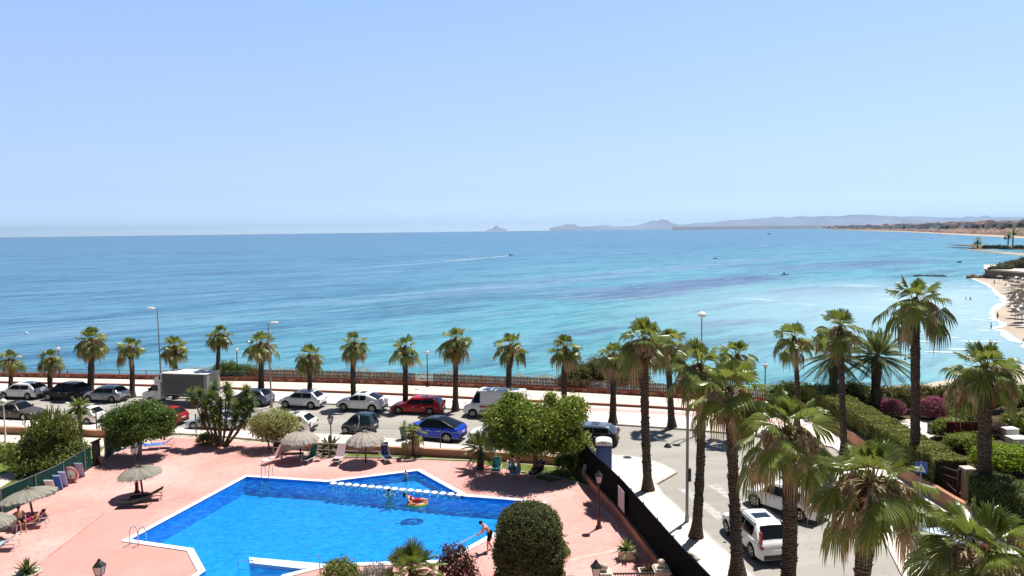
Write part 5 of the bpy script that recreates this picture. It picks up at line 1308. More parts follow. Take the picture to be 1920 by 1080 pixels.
f = at(262,858); tree('round_tree','dense dark green round tree over the blue loungers','tree', f, bl(f,[(225,790,30,26,.4,1.4),(262,778,38,28,0,1.6),(300,786,28,26,.3,1.3),(262,805,52,24,-.5,1.5),(232,812,30,16,.2,1.2),(295,808,30,22,.2,1.2),(240,826,30,14,-.2,1.2)]), 30000, LFD, .16, ((0,0),), 1.5, .16, barkm=mat('pale_bark',(.34,.30,.25),.9,.3,4), core=.6)
f = at(1003,893); tree('round_tree','large bright green tree with a broad clipped crown over the bathers','tree', f, bl(f,[(935,788,26,34,0,1.4),(965,770,34,28,.3,1.6),(1000,800,50,44,-.6,1.9),(1040,790,40,36,0,1.7),(1068,780,32,34,.3,1.5),(1075,760,20,16,.6,.9),(950,815,36,22,0,1.4),(1060,820,36,24,-.2,1.4),(1000,836,60,16,-.5,1.6),(1035,750,12,14,.3,.5),(960,745,14,10,.3,.5),(1090,768,14,10,.3,.5),(945,828,36,14,-.3,1.3),(1055,832,38,14,-.3,1.3)]), 44000, LF, .17, ((0,0),), 1.7, .17, core=.6)
f = at(513,842); tree('pale_bush','pale yellow green round bush on several thin stems','bush', f, bl(f,[(513,795,44,30,0,1.3),(490,800,24,24,.3,.9),(538,798,24,26,.3,.9),(513,815,36,16,0,1.0)]), 13000, LY, .13, ((-.35,0),(0,.1),(.35,0),(.15,-.15)), .55, .07, clump=.3, core=.5)
# yucca tree
f = at(415,836); t = thing('yucca_tree','branching yucca tree with many spiky heads and orange dead leaves','tree', f); r_ = random.Random(9); g = MB(); V,F,VD,FD=[],[],[],[]
for (hx,hy,bx) in ((375,738,-.5),(395,745,-.3),(413,760,0),(430,745,.2),(452,760,.5),(468,768,.7),(398,775,-.4),(440,785,.3),(385,760,-.5),(425,730,.1),(458,785,.5),(410,790,-.1),(360,742,-.7),(405,770,0),(445,765,.3),(380,785,-.5),(470,755,.7),(462,735,.5),(402,728,-.2)):
    c = atY(hx,hy,f.y+r_.uniform(-.8,.8))-f; b0 = Vector((bx*.5,r_.uniform(-.2,.2),0)); g.tube([b0-Vector((0,0,.05)), b0.lerp(c,.4)+Vector((bx*.25,0,-.1)), c], [.09,.06,.045], 7)
    rosette(V,F,c,115,.82,.045,r_,-38); rosette(VD,FD,c-Vector((0,0,.4)),34,.6,.04,r_,-80)
g.build('trunk', BARK, t, smooth=True); quadmesh('crown', V, F, LG, t); quadmesh('dead_leaves', VD, FD, PALM_O, t)
f = at(388,833); tree('leafy_shrub','low pale green shrub at the foot of the yucca tree','shrub', f, [(0,0,.4,.75,.6,.45)], 2600, LE, .13, clump=.25)
# euphorbia clump left
f = at(85,880); t = tree('euphorbia_bush','big olive green euphorbia bush with upright stems at the left','bush', f, bl(f,[(55,850,40,28,0,1.6),(95,835,48,36,.4,1.6),(125,850,34,30,0,1.5),(60,870,36,18,-.8,1.2),(110,865,44,18,-.8,1.3),(80,815,26,26,.2,1.2),(120,805,22,26,.2,1.1)]), 30000, LE, .15, clump=.4, core=.7)
r_ = random.Random(5); V,F=[],[]
for k in range(300):
    x = r_.gauss(98,26); x = min(152,max(40,x)); c = atY(x, r_.uniform(775,825)+abs(x-98)*.35, f.y+r_.uniform(-1,1))-f; e = c+Vector((r_.uniform(-.12,.12),0,r_.uniform(.3,.75))); s = Vector((.045,0,0)); b = len(V); V.extend([c-s,c+s,e+s*.6,e-s*.6]); F.append((b,b+1,b+2,b+3))
    V.extend([c-Vector((0,.045,0)),c+Vector((0,.045,0)),e+Vector((0,.03,0)),e-Vector((0,.03,0))]); F.append((b+4,b+5,b+6,b+7))
quadmesh('crown', V, F, LE, t)
f = at(10,860); tree('leafy_shrub','green shrub running out of the left edge behind the euphorbia','shrub', f, [(0,0,.5,1.1,.8,.55),(1.4,.3,.5,.8,.7,.5)], 3500, LF, .14, clump=.3)
# dark clipped bush in front centre: a standing rounded column
f = at(993,1118); sft = f.y/FPX
t = tree('clipped_cypress','tall dark clipped bush with a rounded top at the bottom centre','bush', f, [(0,0,.9,1.5,1.4,1.2),(0,0,2.0,1.56,1.45,1.35),(0,0,3.0,1.42,1.35,1.20)], 52000, leafmat('clipped_dark',(.025,.04,.014),(.15,.175,.065),.12,.6,.3), .085, clump=.13, per=9, hollow=.94, core=.93)
for x,y,rx,rz_,m,lb,n,sz in ((640,1118,.85,.85,LE,'rounded olive shrub at the bottom edge under the white ledge',5000,.10),(705,1122,.75,.75,LGY,'grey leafless looking shrub left of the dwarf fan palm',4200,.07),(855,1118,.80,1.15,LRD,'purple leaved shrub right of the dwarf fan palm',3600,.12),(1072,1150,.5,.75,LRD,'dark brownish shrub at the right foot of the tall clipped bush',2600,.09)):
    f = at(x,y); tree('garden_shrub', lb, 'shrub', f, [(0,0,rz_*1.1,rx,rx*.8,rz_),(rx*.5,.2,rz_*.7,rx*.6,rx*.6,rz_*.6)], n, m, sz, ((0,0),), .4, .05, clump=.22, up=1.0 if m is LRD else .4)
f = at(1075,885); tree('leafy_shrub','dark shrub in the shade right of the big round tree','shrub', f, [(0,0,.7,1.3,.8,.8),(1.0,.2,.8,.6,.6,.9)], 5000, LFD, .15, clump=.3)
f = at(1090,870); tree('leafy_shrub','tall pale leaved shrub close to the blue portable toilet','shrub', f, [(0,0,1.3,.55,.5,1.1)], 1800, LY, .2, clump=.25, up=.8)
f = at(435,717); f.y += 1.4; f.x -= .0; tree('seaside_bush','round dark green bush standing over the sea wall left of centre','bush', f, [(-1.0,0,1.0,1.7,1.2,1.15),(.9,0,.8,1.6,1.1,.9),(-2.0,.3,.5,1,1,.7)], 9000, LFD, .15, clump=.35, core=.7)
f = at(1150,742); f.y += 2.6; tree('seaside_thicket','wide olive green thicket behind the picket fence near the corner palms','thicket', f, [(-3.0,0,1.4,1.9,1.4,1.5),(-1.0,.4,1.9,1.9,1.4,1.6),(1.2,0,1.6,1.9,1.4,1.7),(-4.3,.2,.8,1.2,1.2,1.0),(3.0,.4,1.0,1.3,1.2,1.1)], 12000, leafmat('olive_leaf',(.06,.075,.025),(.22,.22,.09),.2,.6,.3), .16, clump=.35, core=.75)
# garden shrubs on the right
rs = random.Random(8)
for i,(x,y,rx,h_,m,lb,n) in enumerate(((1500,772,2.2,2.3,HGD,'dark shrub at the seaward garden corner below the short fan palm',9000),(1568,776,2.3,2.2,HGD,'dark shrub below the two date palms',9000),(1618,777,1.6,2.5,HGD,'tall dark shrub just left of the upright date palm trunk',7000),
    (1688,779,2.2,2.2,HGB,'brownish green hedge like shrub behind the pink bougainvillea',9000),(1755,776,2.6,2.2,HGB,'brownish shrub bank behind the magenta bougainvillea',9000),(1822,778,2.4,2.3,HGD,'dark shrub bank behind the thick fan palm',8000),(1895,778,2.6,2.4,LFD,'green shrub bank at the right edge behind the palms',8000))):
    f = at(x,y); f.y += 1.2; tree('garden_shrub', lb, 'shrub', f, [(-rx*.45,0,h_*.5,rx*.7,1.0,h_*.55),(rx*.5,.2,h_*.48,rx*.7,1.0,h_*.5),(rs.uniform(-.5,.5),0,h_*.62,rx*.5,.8,h_*.45)], n, m, .15, clump=.32, core=.8)
f = at(1670,783); tree('bougainvillea','pink flowering bougainvillea left of the tallest fan palm','flowering bush', f, [(0,0,.75,1.1,.8,.75)], 3200, LFD, .14, clump=.3, core=.8, flowers=(LBG,3200,.11))
f = at(1749,786); tree('bougainvillea','magenta bougainvillea mound right of the tallest fan palm','flowering bush', f, [(0,0,.85,1.1,.9,.95)], 3600, LFD, .14, clump=.3, core=.8, flowers=(LBG,5200,.11))
for x,y,rx,h_,m,lb,n,sz in ((1782,822,1.3,1.5,LF,'leafy green shrub between the white path and the red screen',4200,.14),(1815,845,1.6,1.2,LF,'green shrub in front of the red screen behind the long hedge',5200,.14),(1812,800,1.0,1.6,LLM,'pale lime plant before the thick fan palm',2600,.2),(1893,885,2.3,1.7,LLM,'wide lime green bush at the right edge',12000,.15),(1925,812,1.8,1.7,LF,'dark leafy bush cut by the right edge above the white boxes',6000,.17),(1866,820,1.0,1.2,LRD,'purple shrub right of the thick fan palm trunk',2600,.12)):
    f = at(x,y); tree('garden_shrub', lb, 'shrub', f, [(-rx*.35,0,h_*.5,rx*.7,rx*.6,h_*.5),(rx*.4,.2,h_*.5,rx*.65,rx*.6,h_*.48)], n, m, sz, clump=.3, core=.75)
# ------------------------------------------------------------------ cars
def road_dir(P, x):
    for a,b in zip(P,P[1:]):
        if a.x <= x <= b.x: return math.atan2(b.y-a.y,b.x-a.x)
    return -.2
def park(x0, x1, y, name, label, kind, pm, face='L', rows=KERBF, dy=0, **k):
    """footprint of the near side wheels between px x0..x1 at row y"""
    a, b = at(x0,y), at(x1,y); S = SPEC[kind]; c = (a+b)/2; d = road_dir(rows, c.x); fwd = Vector((math.cos(d),math.sin(d),0)); nrm = Vector((-fwd.y,fwd.x,0))
    c = c+nrm*(S['W']/2+dy)*1.0; c.z = .004
    return car(name, label, 'car' if kind != 'van' else 'van', c, d+(math.pi if face == 'L' else 0), kind, pm, **k)
GF = 'cars parked by the promenade kerb'; GN = 'cars parked at the near kerb'
park(-14,74,749,'parked_car','white hatchback at the left end of the promenade kerb','hatch',PW,scale=1.06,group=GF)
park(74,153,752,'parked_car','black SUV in the promenade row, between the white and the grey car','suv',PBK,group=GF,rails=PLAST)
park(152,222,755,'parked_car','silver grey car left of the box truck','hatch',PSV,group=GF)
park(425,497,762,'parked_car','blue grey hatchback behind the yucca tree','hatch',PBG,group=GF)
park(517,600,767,'parked_car','white SUV with roof bars left of another white SUV','suv',PW,group=GF,rails=True,scale=.93)
park(625,717,773,'parked_car','white coupe like SUV left of the red estate','coupe',PW,group=GF,plate=True)
park(729,826,778,'parked_car','dark red estate car on the promenade kerb','estate',PRD,group=GF)
v_ = park(864,984,785,'parked_van','white panel van with a red stripe, half behind the big round tree','van',PW,group=GF)
MB().box((.55,1.012,1.0),(1.2,.012,.16)).build('red_stripe', PRD, v_); MB().box((.4,1.012,.62),(1.3,.03,.14)).build('side_trim', PLAST, v_)
d = road_dir(KERBF, at(325,757).x); c = at(325,760); truck(Vector((c.x+.3,c.y+1.05,.004)), d+math.pi)
park(-40,64,790,'parked_car','brown grey saloon with a silver bonnet at the left edge','sedan',PBR,'R',NEAR,.25,group=GN)
park(96,174,798,'parked_car','white car with a red tail behind the euphorbia bush','hatch',PW,'L',NEAR,.2,group=GN,scale=.95,roofm=None)
park(244,332,800,'parked_car','red car whose rear shows beside the round tree','hatch',PRD,'L',NEAR,.2,group=GN)
park(339,441,809,'parked_car','pale blue silver saloon behind the yucca tree','sedan',PLB,'L',NEAR,.2,group=GN)
park(488,578,814,'parked_car','white hatchback half hidden by the pale round bush','hatch',PW,'L',NEAR,.2,group=GN)
m_ = park(632,697,817,'parked_car','tiny dark two seater with a silver hoop, by the lantern','micro',PTE,'L',NEAR,.2,group=GN,scale=1.02)
MB().tube([(.05,.79,.30),(-.22,.795,.6),(-.35,.77,.98),(-.33,.70,1.35),(-.2,.60,1.52)], .055, 6).build('silver_hoop', PSV, m_); MB().tube([(.05,-.79,.30),(-.22,-.795,.6),(-.35,-.77,.98),(-.33,-.70,1.35),(-.2,-.60,1.52)], .055, 6).build('silver_hoop', PSV, m_)
park(757,852,829,'parked_car','bright blue coupe like SUV with a dark roof','coupe',PBL,'L',NEAR,.15,group=GN,scale=1.06,roofm=PBK)
park(877,968,834,'parked_car','white car before the van, hidden by the big round tree','hatch',PW,'L',NEAR,.15,group=GN)
park(1050,1143,836,'parked_car','black car behind the blue portable toilet','estate',PBK,'L',NEAR,.1,group=GN,roofm=PBG)
GS = 'cars parked in the side street'
s1 = car('parked_car','white estate with black roof rails seen from behind at the side street kerb','car', Vector((12.15,35.2,.004)), D_(97), 'suv', PW, GS, rails=PLAST, scale=1.04)
for sg in (1,-1): MB().box((-2.02,sg*.76,1.22),(.16,.12,.62)).build('tall_tail_light', REDL, s1)
s2 = car('parked_car','white SUV behind the bright folded palm fans','car', Vector((15.3,39.6,.004)), D_(128), 'suv', PW, GS)
s3 = car('parked_car','silver car with a black windscreen behind the nearest palms','car', Vector((21.2,36.0,.004)), D_(-85), 'hatch', PLB, GS)
s4 = car('parked_car','white car roof glimpsed behind the flower sprays of the large near palm','car', Vector((19.4,41.5,.004)), D_(-85), 'hatch', PW, GS)
# dark leaf litter and shadows are left to the sun
# ------------------------------------------------------------------ beach and far coast on the right
def az(l): return [at(x,y,SEAZ) for x,y in l]
shore = az([(1815,519),(1838,527),(1862,538),(1876,550),(1888,562),(1884,575),(1865,584),(1866,596),(1886,606),(1876,616),(1900,624),(1935,645),(1990,680)])
sh = smoothline([(p.x,p.y) for p in shore], 5)
def terr(name, P, rows, m, kind='structure', smooth=True):
    """rows: (offset vector fn, z fn)"""
    V=[];F=[];n=len(P)
    for off, zf in rows:
        for i,p in enumerate(P): o_ = off(i,p); V.append((p.x+o_[0],p.y+o_[1],zf(i,p)))
    for r in range(len(rows)-1):
        for i in range(n-1): F.append((r*n+i,r*n+i+1,(r+1)*n+i+1,(r+1)*n+i))
    o = MB().add(V,F).build(name, m, smooth=smooth); 
    if kind: o['kind']=kind
    return o
terr('beach', sh, [(lambda i,p:(-6,3), lambda i,p: SEAZ-.25),(lambda i,p:(0,0), lambda i,p: SEAZ+.03),(lambda i,p:(18,-8), lambda i,p: SEAZ+.9),(lambda i,p:(70,-30), lambda i,p: SEAZ+2.2),(lambda i,p:(140,-60), lambda i,p: SEAZ+4)], SAND)
FOAM = mat('sea_foam', (.76,.80,.80), .6, .06, .3, local=False)
rf = random.Random(2); fl = [p+Vector((rf.uniform(-1.2,.6),rf.uniform(-.6,.6))) for p in sh]
o = MB().add([(p.x,p.y,SEAZ+.05) for p in fl]+[(p.x-rf.uniform(.3,2.0),p.y+.6,SEAZ+.05) for p in reversed(fl)],[tuple(range(2*len(fl)))]).build('surf_foam', FOAM); o['kind']='stuff'
# breaking wave crests near the beach
g = MB()
for x,y,w_ in ((1796,566,60),(1770,598,50),(1805,588,30),(1838,600,40),(1775,632,60),(1820,640,50),(1745,618,34),(1846,620,30),(1800,655,60),(1860,640,44),(1735,640,40),(1808,575,24),(1850,560,26),(1765,660,70)):
    a, b = at(x-w_/2,y,SEAZ), at(x+w_/2,y+1.5,SEAZ); n=9; top=[];bot=[]
    for i in range(n):
        q=i/(n-1); p=a.lerp(b,q); t_=math.sin(math.pi*q)*rf.uniform(.6,1.4); top.append((p.x+rf.uniform(-.3,.3),p.y+t_*.7,SEAZ+.06)); bot.append((p.x,p.y-t_*.4,SEAZ+.06))
    g.add(top+bot[::-1],[tuple(range(2*n))])
o = g.build('breaking_waves', FOAM); o['kind']='stuff'
ROCK = mat('coast_rock', (.20,.145,.105), .95, .45, .08, .8, .6, local=False); ROCKD = mat('wet_rock', (.05,.045,.045), .8, .4, .4, .8, 1.2, local=False)
def rocks(name, label, pts, r0, r1, n, m, hz=.5, kind=None, cat='rocks'):
    g = MB(); r_ = random.Random(len(pts)+n)
    for k in range(n):
        q = r_.uniform(0,len(pts)-1.001); i=int(q); p = pts[i].lerp(pts[i+1],q-i); r = r_.uniform(r0,r1); c=(p.x+r_.uniform(-r,r)*1.5,p.y+r_.uniform(-r,r)*1.5,SEAZ+r*hz*.2)
        o0 = len(g.v); g.ball(c,(r*r_.uniform(.9,1.8),r*r_.uniform(.7,1.2),r*hz),6)
        for j in range(o0,len(g.v)): v=g.v[j]; g.v[j]=(v[0]+r_.uniform(-.15,.15)*r,v[1]+r_.uniform(-.15,.15)*r,v[2]+r_.uniform(-.12,.12)*r*hz)
    o = g.build(name, m); tag(o, label, cat); return o
rocks('flat_rocks','flat dark rocks awash beside the top of the tallest fan palm', az([(1724,517),(1748,518),(1770,518)]), 0.7, 1.5, 22, ROCKD, .35)
# sea wall / platform by the beach with shrubs on it
p0, p1, p2 = at(1846,522,SEAZ), at(1880,525,SEAZ), at(1990,536,SEAZ)
t = thing('beach_terrace', 'pale topped brown stone terrace wall above the sand at the right edge', 'terrace', p0)
PL = [p0, p1, p2, p2*1.25, p0*1.10]
relto(MB().slab([(p.x,p.y) for p in PL], SEAZ-.5, SEAZ+3.2).build('wall', ROCK), t); relto(MB().slab([(p.x,p.y) for p in inset([(p.x,p.y) for p in PL],-.5)] if False else [(p[0],p[1]) for p in inset([(p.x,p.y) for p in PL],-.4)], SEAZ+3.2, SEAZ+3.8).build('paving', mat('pale_terrace',(.62,.55,.48),.9,.12,.1,local=False)), t)
relto(MB().box((p0.x+9,p0.y-1.4,SEAZ+1.9),(8,1.2,.6), -.12).build('ramp', PAVW), t)
rocks('shore_boulders','brown boulders at the seaward end of the terrace wall', [p0+Vector((-3,3,0)),p0+Vector((2,-1,0)),p0+Vector((8,-2,0))], 0.7, 1.6, 14, ROCK, .8)
r8 = random.Random(12)
for k,(x,y,h_,lb) in enumerate(((1876,506,5,'first dark scrub mound on the rocky slope above the terrace'),(1892,504,8,'middle dark scrub mound on the rocky slope above the terrace'),(1912,504,11,'highest dark scrub mound above the terrace, at the frame edge'))):
    p = at(x,y,SEAZ+3.5)
    tree('scrub_mound', lb, 'scrub', p, [(0,0,h_*.12,3.0,3,h_*.22),(2.5,1,h_*.2,3,3,h_*.25),(-2,1,h_*.1,2.2,2.2,h_*.2)], 1200, leafmat('slope_scrub',(.06,.065,.03),(.20,.18,.10),.1,.8,.2), .6, clump=.8, core=.9)
# beach parasols and bathers
def small_parasol(p, s=1.0, label=''):
    t = thing('beach_parasol', label, 'parasol', p, 0, 'parasols on the beach')
    MB().tube([(0,0,0),(0,0,2.1)],.05,5).build('pole', WOODR, t); MB().lathe([(1.15*s,1.75),(.6*s,2.1),(.03,2.35)],10).build('canopy', r8.choice([TRK,TRK,TH1,BLACKM]), t)
bp = [(1874,528),(1892,531),(1905,530),(1917,533),(1896,539),(1908,541),(1919,543),(1903,548),(1915,551),(1900,556),(1911,558),(1919,562),(1897,563),(1906,566),(1915,570),(1901,572),(1912,577),(1919,581),(1905,584),(1897,590),(1914,590),(1908,597),(1886,536),(1899,535),(1912,537),(1890,546),(1917,547),(1896,552),(1906,562),(1894,569),(1917,566),(1907,573),(1896,577),(1915,595),(1903,601),(1916,604)]
for k,(x,y) in enumerate(bp): small_parasol(at(x,y,SEAZ+.6+ (x-1870)*.012), r8.uniform(.8,1.25), 'small dark beach parasol on the crowded sand at the right edge')
# simple swimmers and walkers far off (full figures, a few pixels each)
SKIN = mat('skin_tan', (.42,.20,.12), .6, .15, 6); SKIN2 = mat('skin_light', (.58,.33,.23), .6, .12, 6); HAIR = mat('hair_dark', (.018,.012,.009), .7, .3, 12); HAIRB = mat('hair_brown', (.09,.045,.02), .7, .3, 12)
def figure(name, label, loc, rz, J, skin=SKIN, hair=HAIR, clothes=(), group=None, eyes=True, long=False, fingers=True, lod=1):
    """J: joint positions; body is one skinned surface"""
    t = thing(name, label, 'person', loc, rz, group)
    V=[];E=[];R=[]
    def v(p, r): V.append(tuple(p)); R.append(r); return len(V)-1
    def e(a,b): E.append((a,b)); return b
    vec = lambda k: Vector(J[k])
    pel = v(vec('pelvis'), (.145,.115)); mid = e(pel, v(vec('pelvis').lerp(vec('chest'),.45), (.125,.095))); ch = e(mid, v(vec('chest'), (.155,.105)))
    nk = e(ch, v(vec('chest').lerp(vec('neck'),.75), (.075,.065))); nk2 = e(nk, v(vec('neck'), (.052,.052)))
    hd = (vec('head')-vec('neck')).normalized(); h0 = e(nk2, v(vec('head')-hd*.06, (.068,.072))); h1 = e(h0, v(vec('head')+hd*.02, (.082,.092))); h2 = e(h1, v(vec('head')+hd*.09, (.066,.072)))
    for s in 'LR':
        sh_ = e(ch, v(vec('sh'+s), (.062,.058))); el = e(sh_, v(vec('el'+s), (.042,.042))); md = e(el, v(vec('el'+s).lerp(vec('ha'+s),.55), (.036,.036))); wr = e(md, v(vec('ha'+s), (.026,.022)))
        d = (vec('ha'+s)-vec('el'+s)).normalized(); sd = d.cross(Vector((0,0,1))); sd = sd.normalized() if sd.length > .1 else Vector((0,1,0)); dn = sd.cross(d)
        pm_ = e(wr, v(vec('ha'+s)+d*.06, (.038,.018)))
        if fingers:
            for k,l in enumerate((.075,.085,.08,.062)):
                b = vec('ha'+s)+d*.085+sd*(k-1.5)*.019; f1 = e(pm_, v(b, .0095)); f2 = e(f1, v(b+d*l*.5-dn*.008, .0085)); e(f2, v(b+d*l*.85-dn*.03, .007))
            b = vec('ha'+s)+d*.03+sd*.035*(1 if s=='L' else -1); f1 = e(pm_, v(b, .011)); e(f1, v(b+d*.035+sd*.02*(1 if s=='L' else -1), .009))
        if 'hi'+s in J:
            hp = e(pel, v(vec('hi'+s), (.088,.088))); kn = e(hp, v(vec('kn'+s), (.056,.056))); cf = e(kn, v(vec('kn'+s).lerp(vec('fo'+s),.35), (.055,.055))); an = e(cf, v(vec('fo'+s), (.034,.036)))
            tt = Vector(J.get('to'+s, vec('fo'+s)+Vector((.17,0,-.05)))); ft = e(an, v(vec('fo'+s).lerp(tt,.6)+Vector((0,0,-.02)), (.04,.028))); e(ft, v(tt, (.03,.016)))
    me = bpy.data.meshes.new('body'); me.from_pydata(V, E, []); me.materials.append(skin)
    o = bpy.data.objects.new('body', me); COL.objects.link(o); o.parent = t
    o.modifiers.new('skin','SKIN')
    if not me.skin_vertices: me.attributes.new('x','FLOAT','POINT')
    return t, o, R
def finish(t, o, R):
    bpy.context.view_layer.objects.active = o; o.select_set(True)
    if not o.data.skin_vertices:
        with bpy.context.temp_override(object=o, active_object=o): bpy.ops.mesh.customdata_skin_add()
    sk = o.data.skin_vertices[0].data
    for i, r in enumerate(R): sk[i].radius = r if hasattr(r,'__len__') else (r,r)
    sk[0].use_root = True
    m_ = o.modifiers['skin']; m_.use_smooth_shade = True; s_ = o.modifiers.new('sub','SUBSURF'); s_.levels = 1; s_.render_levels = 1
    o.select_set(False)
def clothing(t, o, J, hair, shorts=None, top=None, long=False):
    hd = (Vector(J['head'])-Vector(J['neck'])).normalized(); c = Vector(J['head'])+hd*.045
    g = MB().ball(c+Vector((-.018,0,.02)), (.098,.092,.098), 9)
    if long: g.ball(c+Vector((-.06,0,-.08)), (.06,.08,.14), 8)
    g.build('hair', hair, t, smooth=True)
    fwd = Vector((1,0,0)); fwd = (fwd-hd*fwd.dot(hd)).normalized(); sd = hd.cross(fwd); hc = Vector(J['head'])
    MB().ball(hc+fwd*.088+sd*.032+hd*.01, .010, 5).ball(hc+fwd*.088-sd*.032+hd*.01, .010, 5).build('eyes', BLACKM, t)
    MB().ball(hc+fwd*.098-hd*.015, (.016,.012,.02), 5).build('nose', o.data.materials[0], t, smooth=True)
    if shorts:
        g = MB(); pv = Vector(J['pelvis']); up = (Vector(J['chest'])-pv).normalized()
        g.tube([pv+up*.12, pv+up*.02, pv-up*.08], [.145,.165,.14], 12)
        for s in 'LR':
            if 'hi'+s in J: a_, b_ = Vector(J['hi'+s]), Vector(J['kn'+s]); g.tube([a_.lerp(pv,.2), a_.lerp(b_,.2), a_.lerp(b_,.68)], [.125,.115,.095], 10, cap=False)
        g.build('swim_shorts', shorts, t, smooth=True)
    if top:
        cc = Vector(J['chest']); pv = Vector(J['pelvis']); up = (cc-pv).normalized()
        MB().tube([cc-up*.10, cc, cc+up*.07], [.14,.165,.14], 12, cap=False).build('swim_top', top, t, smooth=True)
def person(label, loc, rz, J, skin=SKIN, hair=HAIR, shorts=None, top=None, long=False, group=None, scale=1, fingers=True):
    t, o, R = figure('person', label, loc, rz, J, skin, hair, group=group, fingers=fingers); finish(t, o, R); clothing(t, o, J, hair, shorts, top, long)
    if scale != 1: t.scale = (scale,)*3
    return t
STAND = dict(pelvis=(0,0,.95),chest=(0,0,1.30),neck=(.0,0,1.50),head=(.02,0,1.62),shL=(0,.19,1.42),elL=(-.03,.27,1.14),haL=(.05,.28,.90),shR=(0,-.19,1.42),elR=(-.03,-.27,1.14),haR=(.05,-.28,.90),
    hiL=(0,.10,.88),knL=(.03,.11,.48),foL=(0,.12,.07),hiR=(0,-.10,.88),knR=(.01,-.11,.48),foR=(-.03,-.12,.07))
BEND = dict(pelvis=(-.08,0,.93),chest=(.14,0,1.24),neck=(.26,0,1.40),head=(.36,0,1.47),shL=(.17,.19,1.33),elL=(.34,.24,1.08),haL=(.55,.14,.98),shR=(.17,-.19,1.33),elR=(.28,-.26,1.05),haR=(.42,-.12,.88),
    hiL=(-.08,.10,.86),knL=(.06,.12,.47),foL=(.06,.13,.07),hiR=(-.08,-.10,.86),knR=(-.04,-.12,.46),foR=(-.18,-.13,.07))
SIT = dict(pelvis=(0,0,.10),chest=(-.10,0,.44),neck=(-.10,0,.64),head=(-.06,0,.76),shL=(-.10,.19,.56),elL=(-.02,.28,.32),haL=(.15,.24,.18),shR=(-.10,-.19,.56),elR=(-.02,-.28,.32),haR=(.15,-.24,.18),
    hiL=(.04,.10,.10),knL=(.45,.14,.14),foL=(.50,.14,-.26),hiR=(.04,-.10,.10),knR=(.44,-.12,.16),foR=(.62,-.12,-.22))
RECL = dict(pelvis=(0,0,.10),chest=(-.30,0,.28),neck=(-.46,0,.40),head=(-.55,0,.47),shL=(-.38,.19,.34),elL=(-.30,.36,.18),haL=(-.08,.40,.12),shR=(-.38,-.19,.34),elR=(-.30,-.36,.18),haR=(-.08,-.40,.12),
    hiL=(.06,.10,.10),knL=(.46,.13,.16),foL=(.84,.12,.08),toL=(.90,.12,.22),hiR=(.06,-.10,.10),knR=(.44,-.12,.22),foR=(.80,-.14,.10),toR=(.86,-.14,.24))
SWIM = dict(pelvis=(0,0,-.55),chest=(0,0,-.18),neck=(.02,0,.04),head=(.04,0,.16),shL=(0,.19,-.05),elL=(.22,.36,-.06),haL=(.42,.30,-.03),shR=(0,-.19,-.05),elR=(.20,-.36,-.06),haR=(.42,-.28,-.03),
    hiL=(0,.10,-.6),knL=(.1,.12,-.95),foL=(-.1,.14,-1.22),hiR=(0,-.10,-.6),knR=(.05,-.12,-.95),foR=(-.2,-.14,-1.2))
BLK = cloth('black_cloth',(.01,.01,.012)); TRQ = cloth('turquoise_cloth',(.02,.35,.33)); RDC = cloth('red_cloth',(.42,.03,.03))
mp_ = at(916,1034); person('man in black shorts bending at the pool edge and holding a long white pole', Vector((mp_.x,mp_.y,.012)), D_(190), BEND, SKIN2, HAIR, BLK)
t = thing('cleaning_pole', 'long white pool cleaning pole held by the man in black shorts', 'pole', Vector((mp_.x-.5,mp_.y-.02,.95)))
MB().tube([(.05,0,.02),(-1.75,.10,-.95),(-2.0,.12,-1.15)], .022, 6).build('shaft', WHITEP, t); MB().box((-2.05,.12,-1.2),(.35,.12,.06)).build('brush', CIC, t)
p = at(782,945,WZ); t = thing('swim_ring', 'red yellow and green watermelon coloured swim ring carrying the floating woman', 'swim ring', p, D_(8))
def torus(R, r, n=28, k=10, sx=1.25):
    V=[];F=[]
    for i in range(n):
        a=2*math.pi*i/n
        for j in range(k):
            b=2*math.pi*j/k; V.append(((R+r*math.cos(b))*math.cos(a)*sx,(R+r*math.cos(b))*math.sin(a),r*math.sin(b)))
    for i in range(n):
        for j in range(k): F.append((i*k+j,((i+1)%n)*k+j,((i+1)%n)*k+(j+1)%k,i*k+(j+1)%k))
    return V,F
V,F=torus(.38,.12); MB().add([(x,y,z+.04) for x,y,z in V],F).build('ring_top', mat('ring_red',(.55,.16,.08),.35,.1,2), t, smooth=True); V,F=torus(.40,.125); MB().add([(x,y,z+.005) for x,y,z in V],F).build('ring_rim', mat('ring_green',(.25,.50,.06),.35,.3,2), t, smooth=True)
V,F=torus(.39,.125); MB().add([(x,y,z+.02) for x,y,z in V],F).build('ring_band', mat('ring_yellow',(.72,.55,.10),.35,.1,2), t, smooth=True)
person('dark haired woman in a red swimsuit lying on the swim ring', Vector((p.x-.12,p.y,WZ+.10)), D_(4), RECL, SKIN2, HAIR, RDC, RDC, True)
p = at(729,925,WZ); person('swimmer with raised arms in front of the white stepping drums', Vector((p.x,p.y,WZ)), D_(-70), SWIM, SKIN2, HAIR, BLK)
p = at(761,900,WZ); person('small child standing in the paddling pool', Vector((p.x,p.y,-.55)), D_(-110), STAND, SKIN2, HAIRB, TRQ, None, scale=.62)
p = at(973,901); person('standing bather in turquoise shorts beside the lounger under the big tree', Vector((p.x,p.y,.012)), D_(200), STAND, SKIN, HAIRB, TRQ, scale=.86)
p = at(1007,893); person('bather reclining on the dark lounger under the big tree', Vector((p.x,p.y,.36)), D_(-120), RECL, SKIN, HAIR, CNV)
p = at(962,889); person('bather sitting on the pale lounger left of the standing one', Vector((p.x,p.y,.36)), D_(-80), SIT, SKIN2, HAIR, TRQ)
p = at(44,990); 
t = thing('white_chair', 'white plastic chair of the dark haired seated man at the left edge', 'chair', at(38,994), D_(-40))
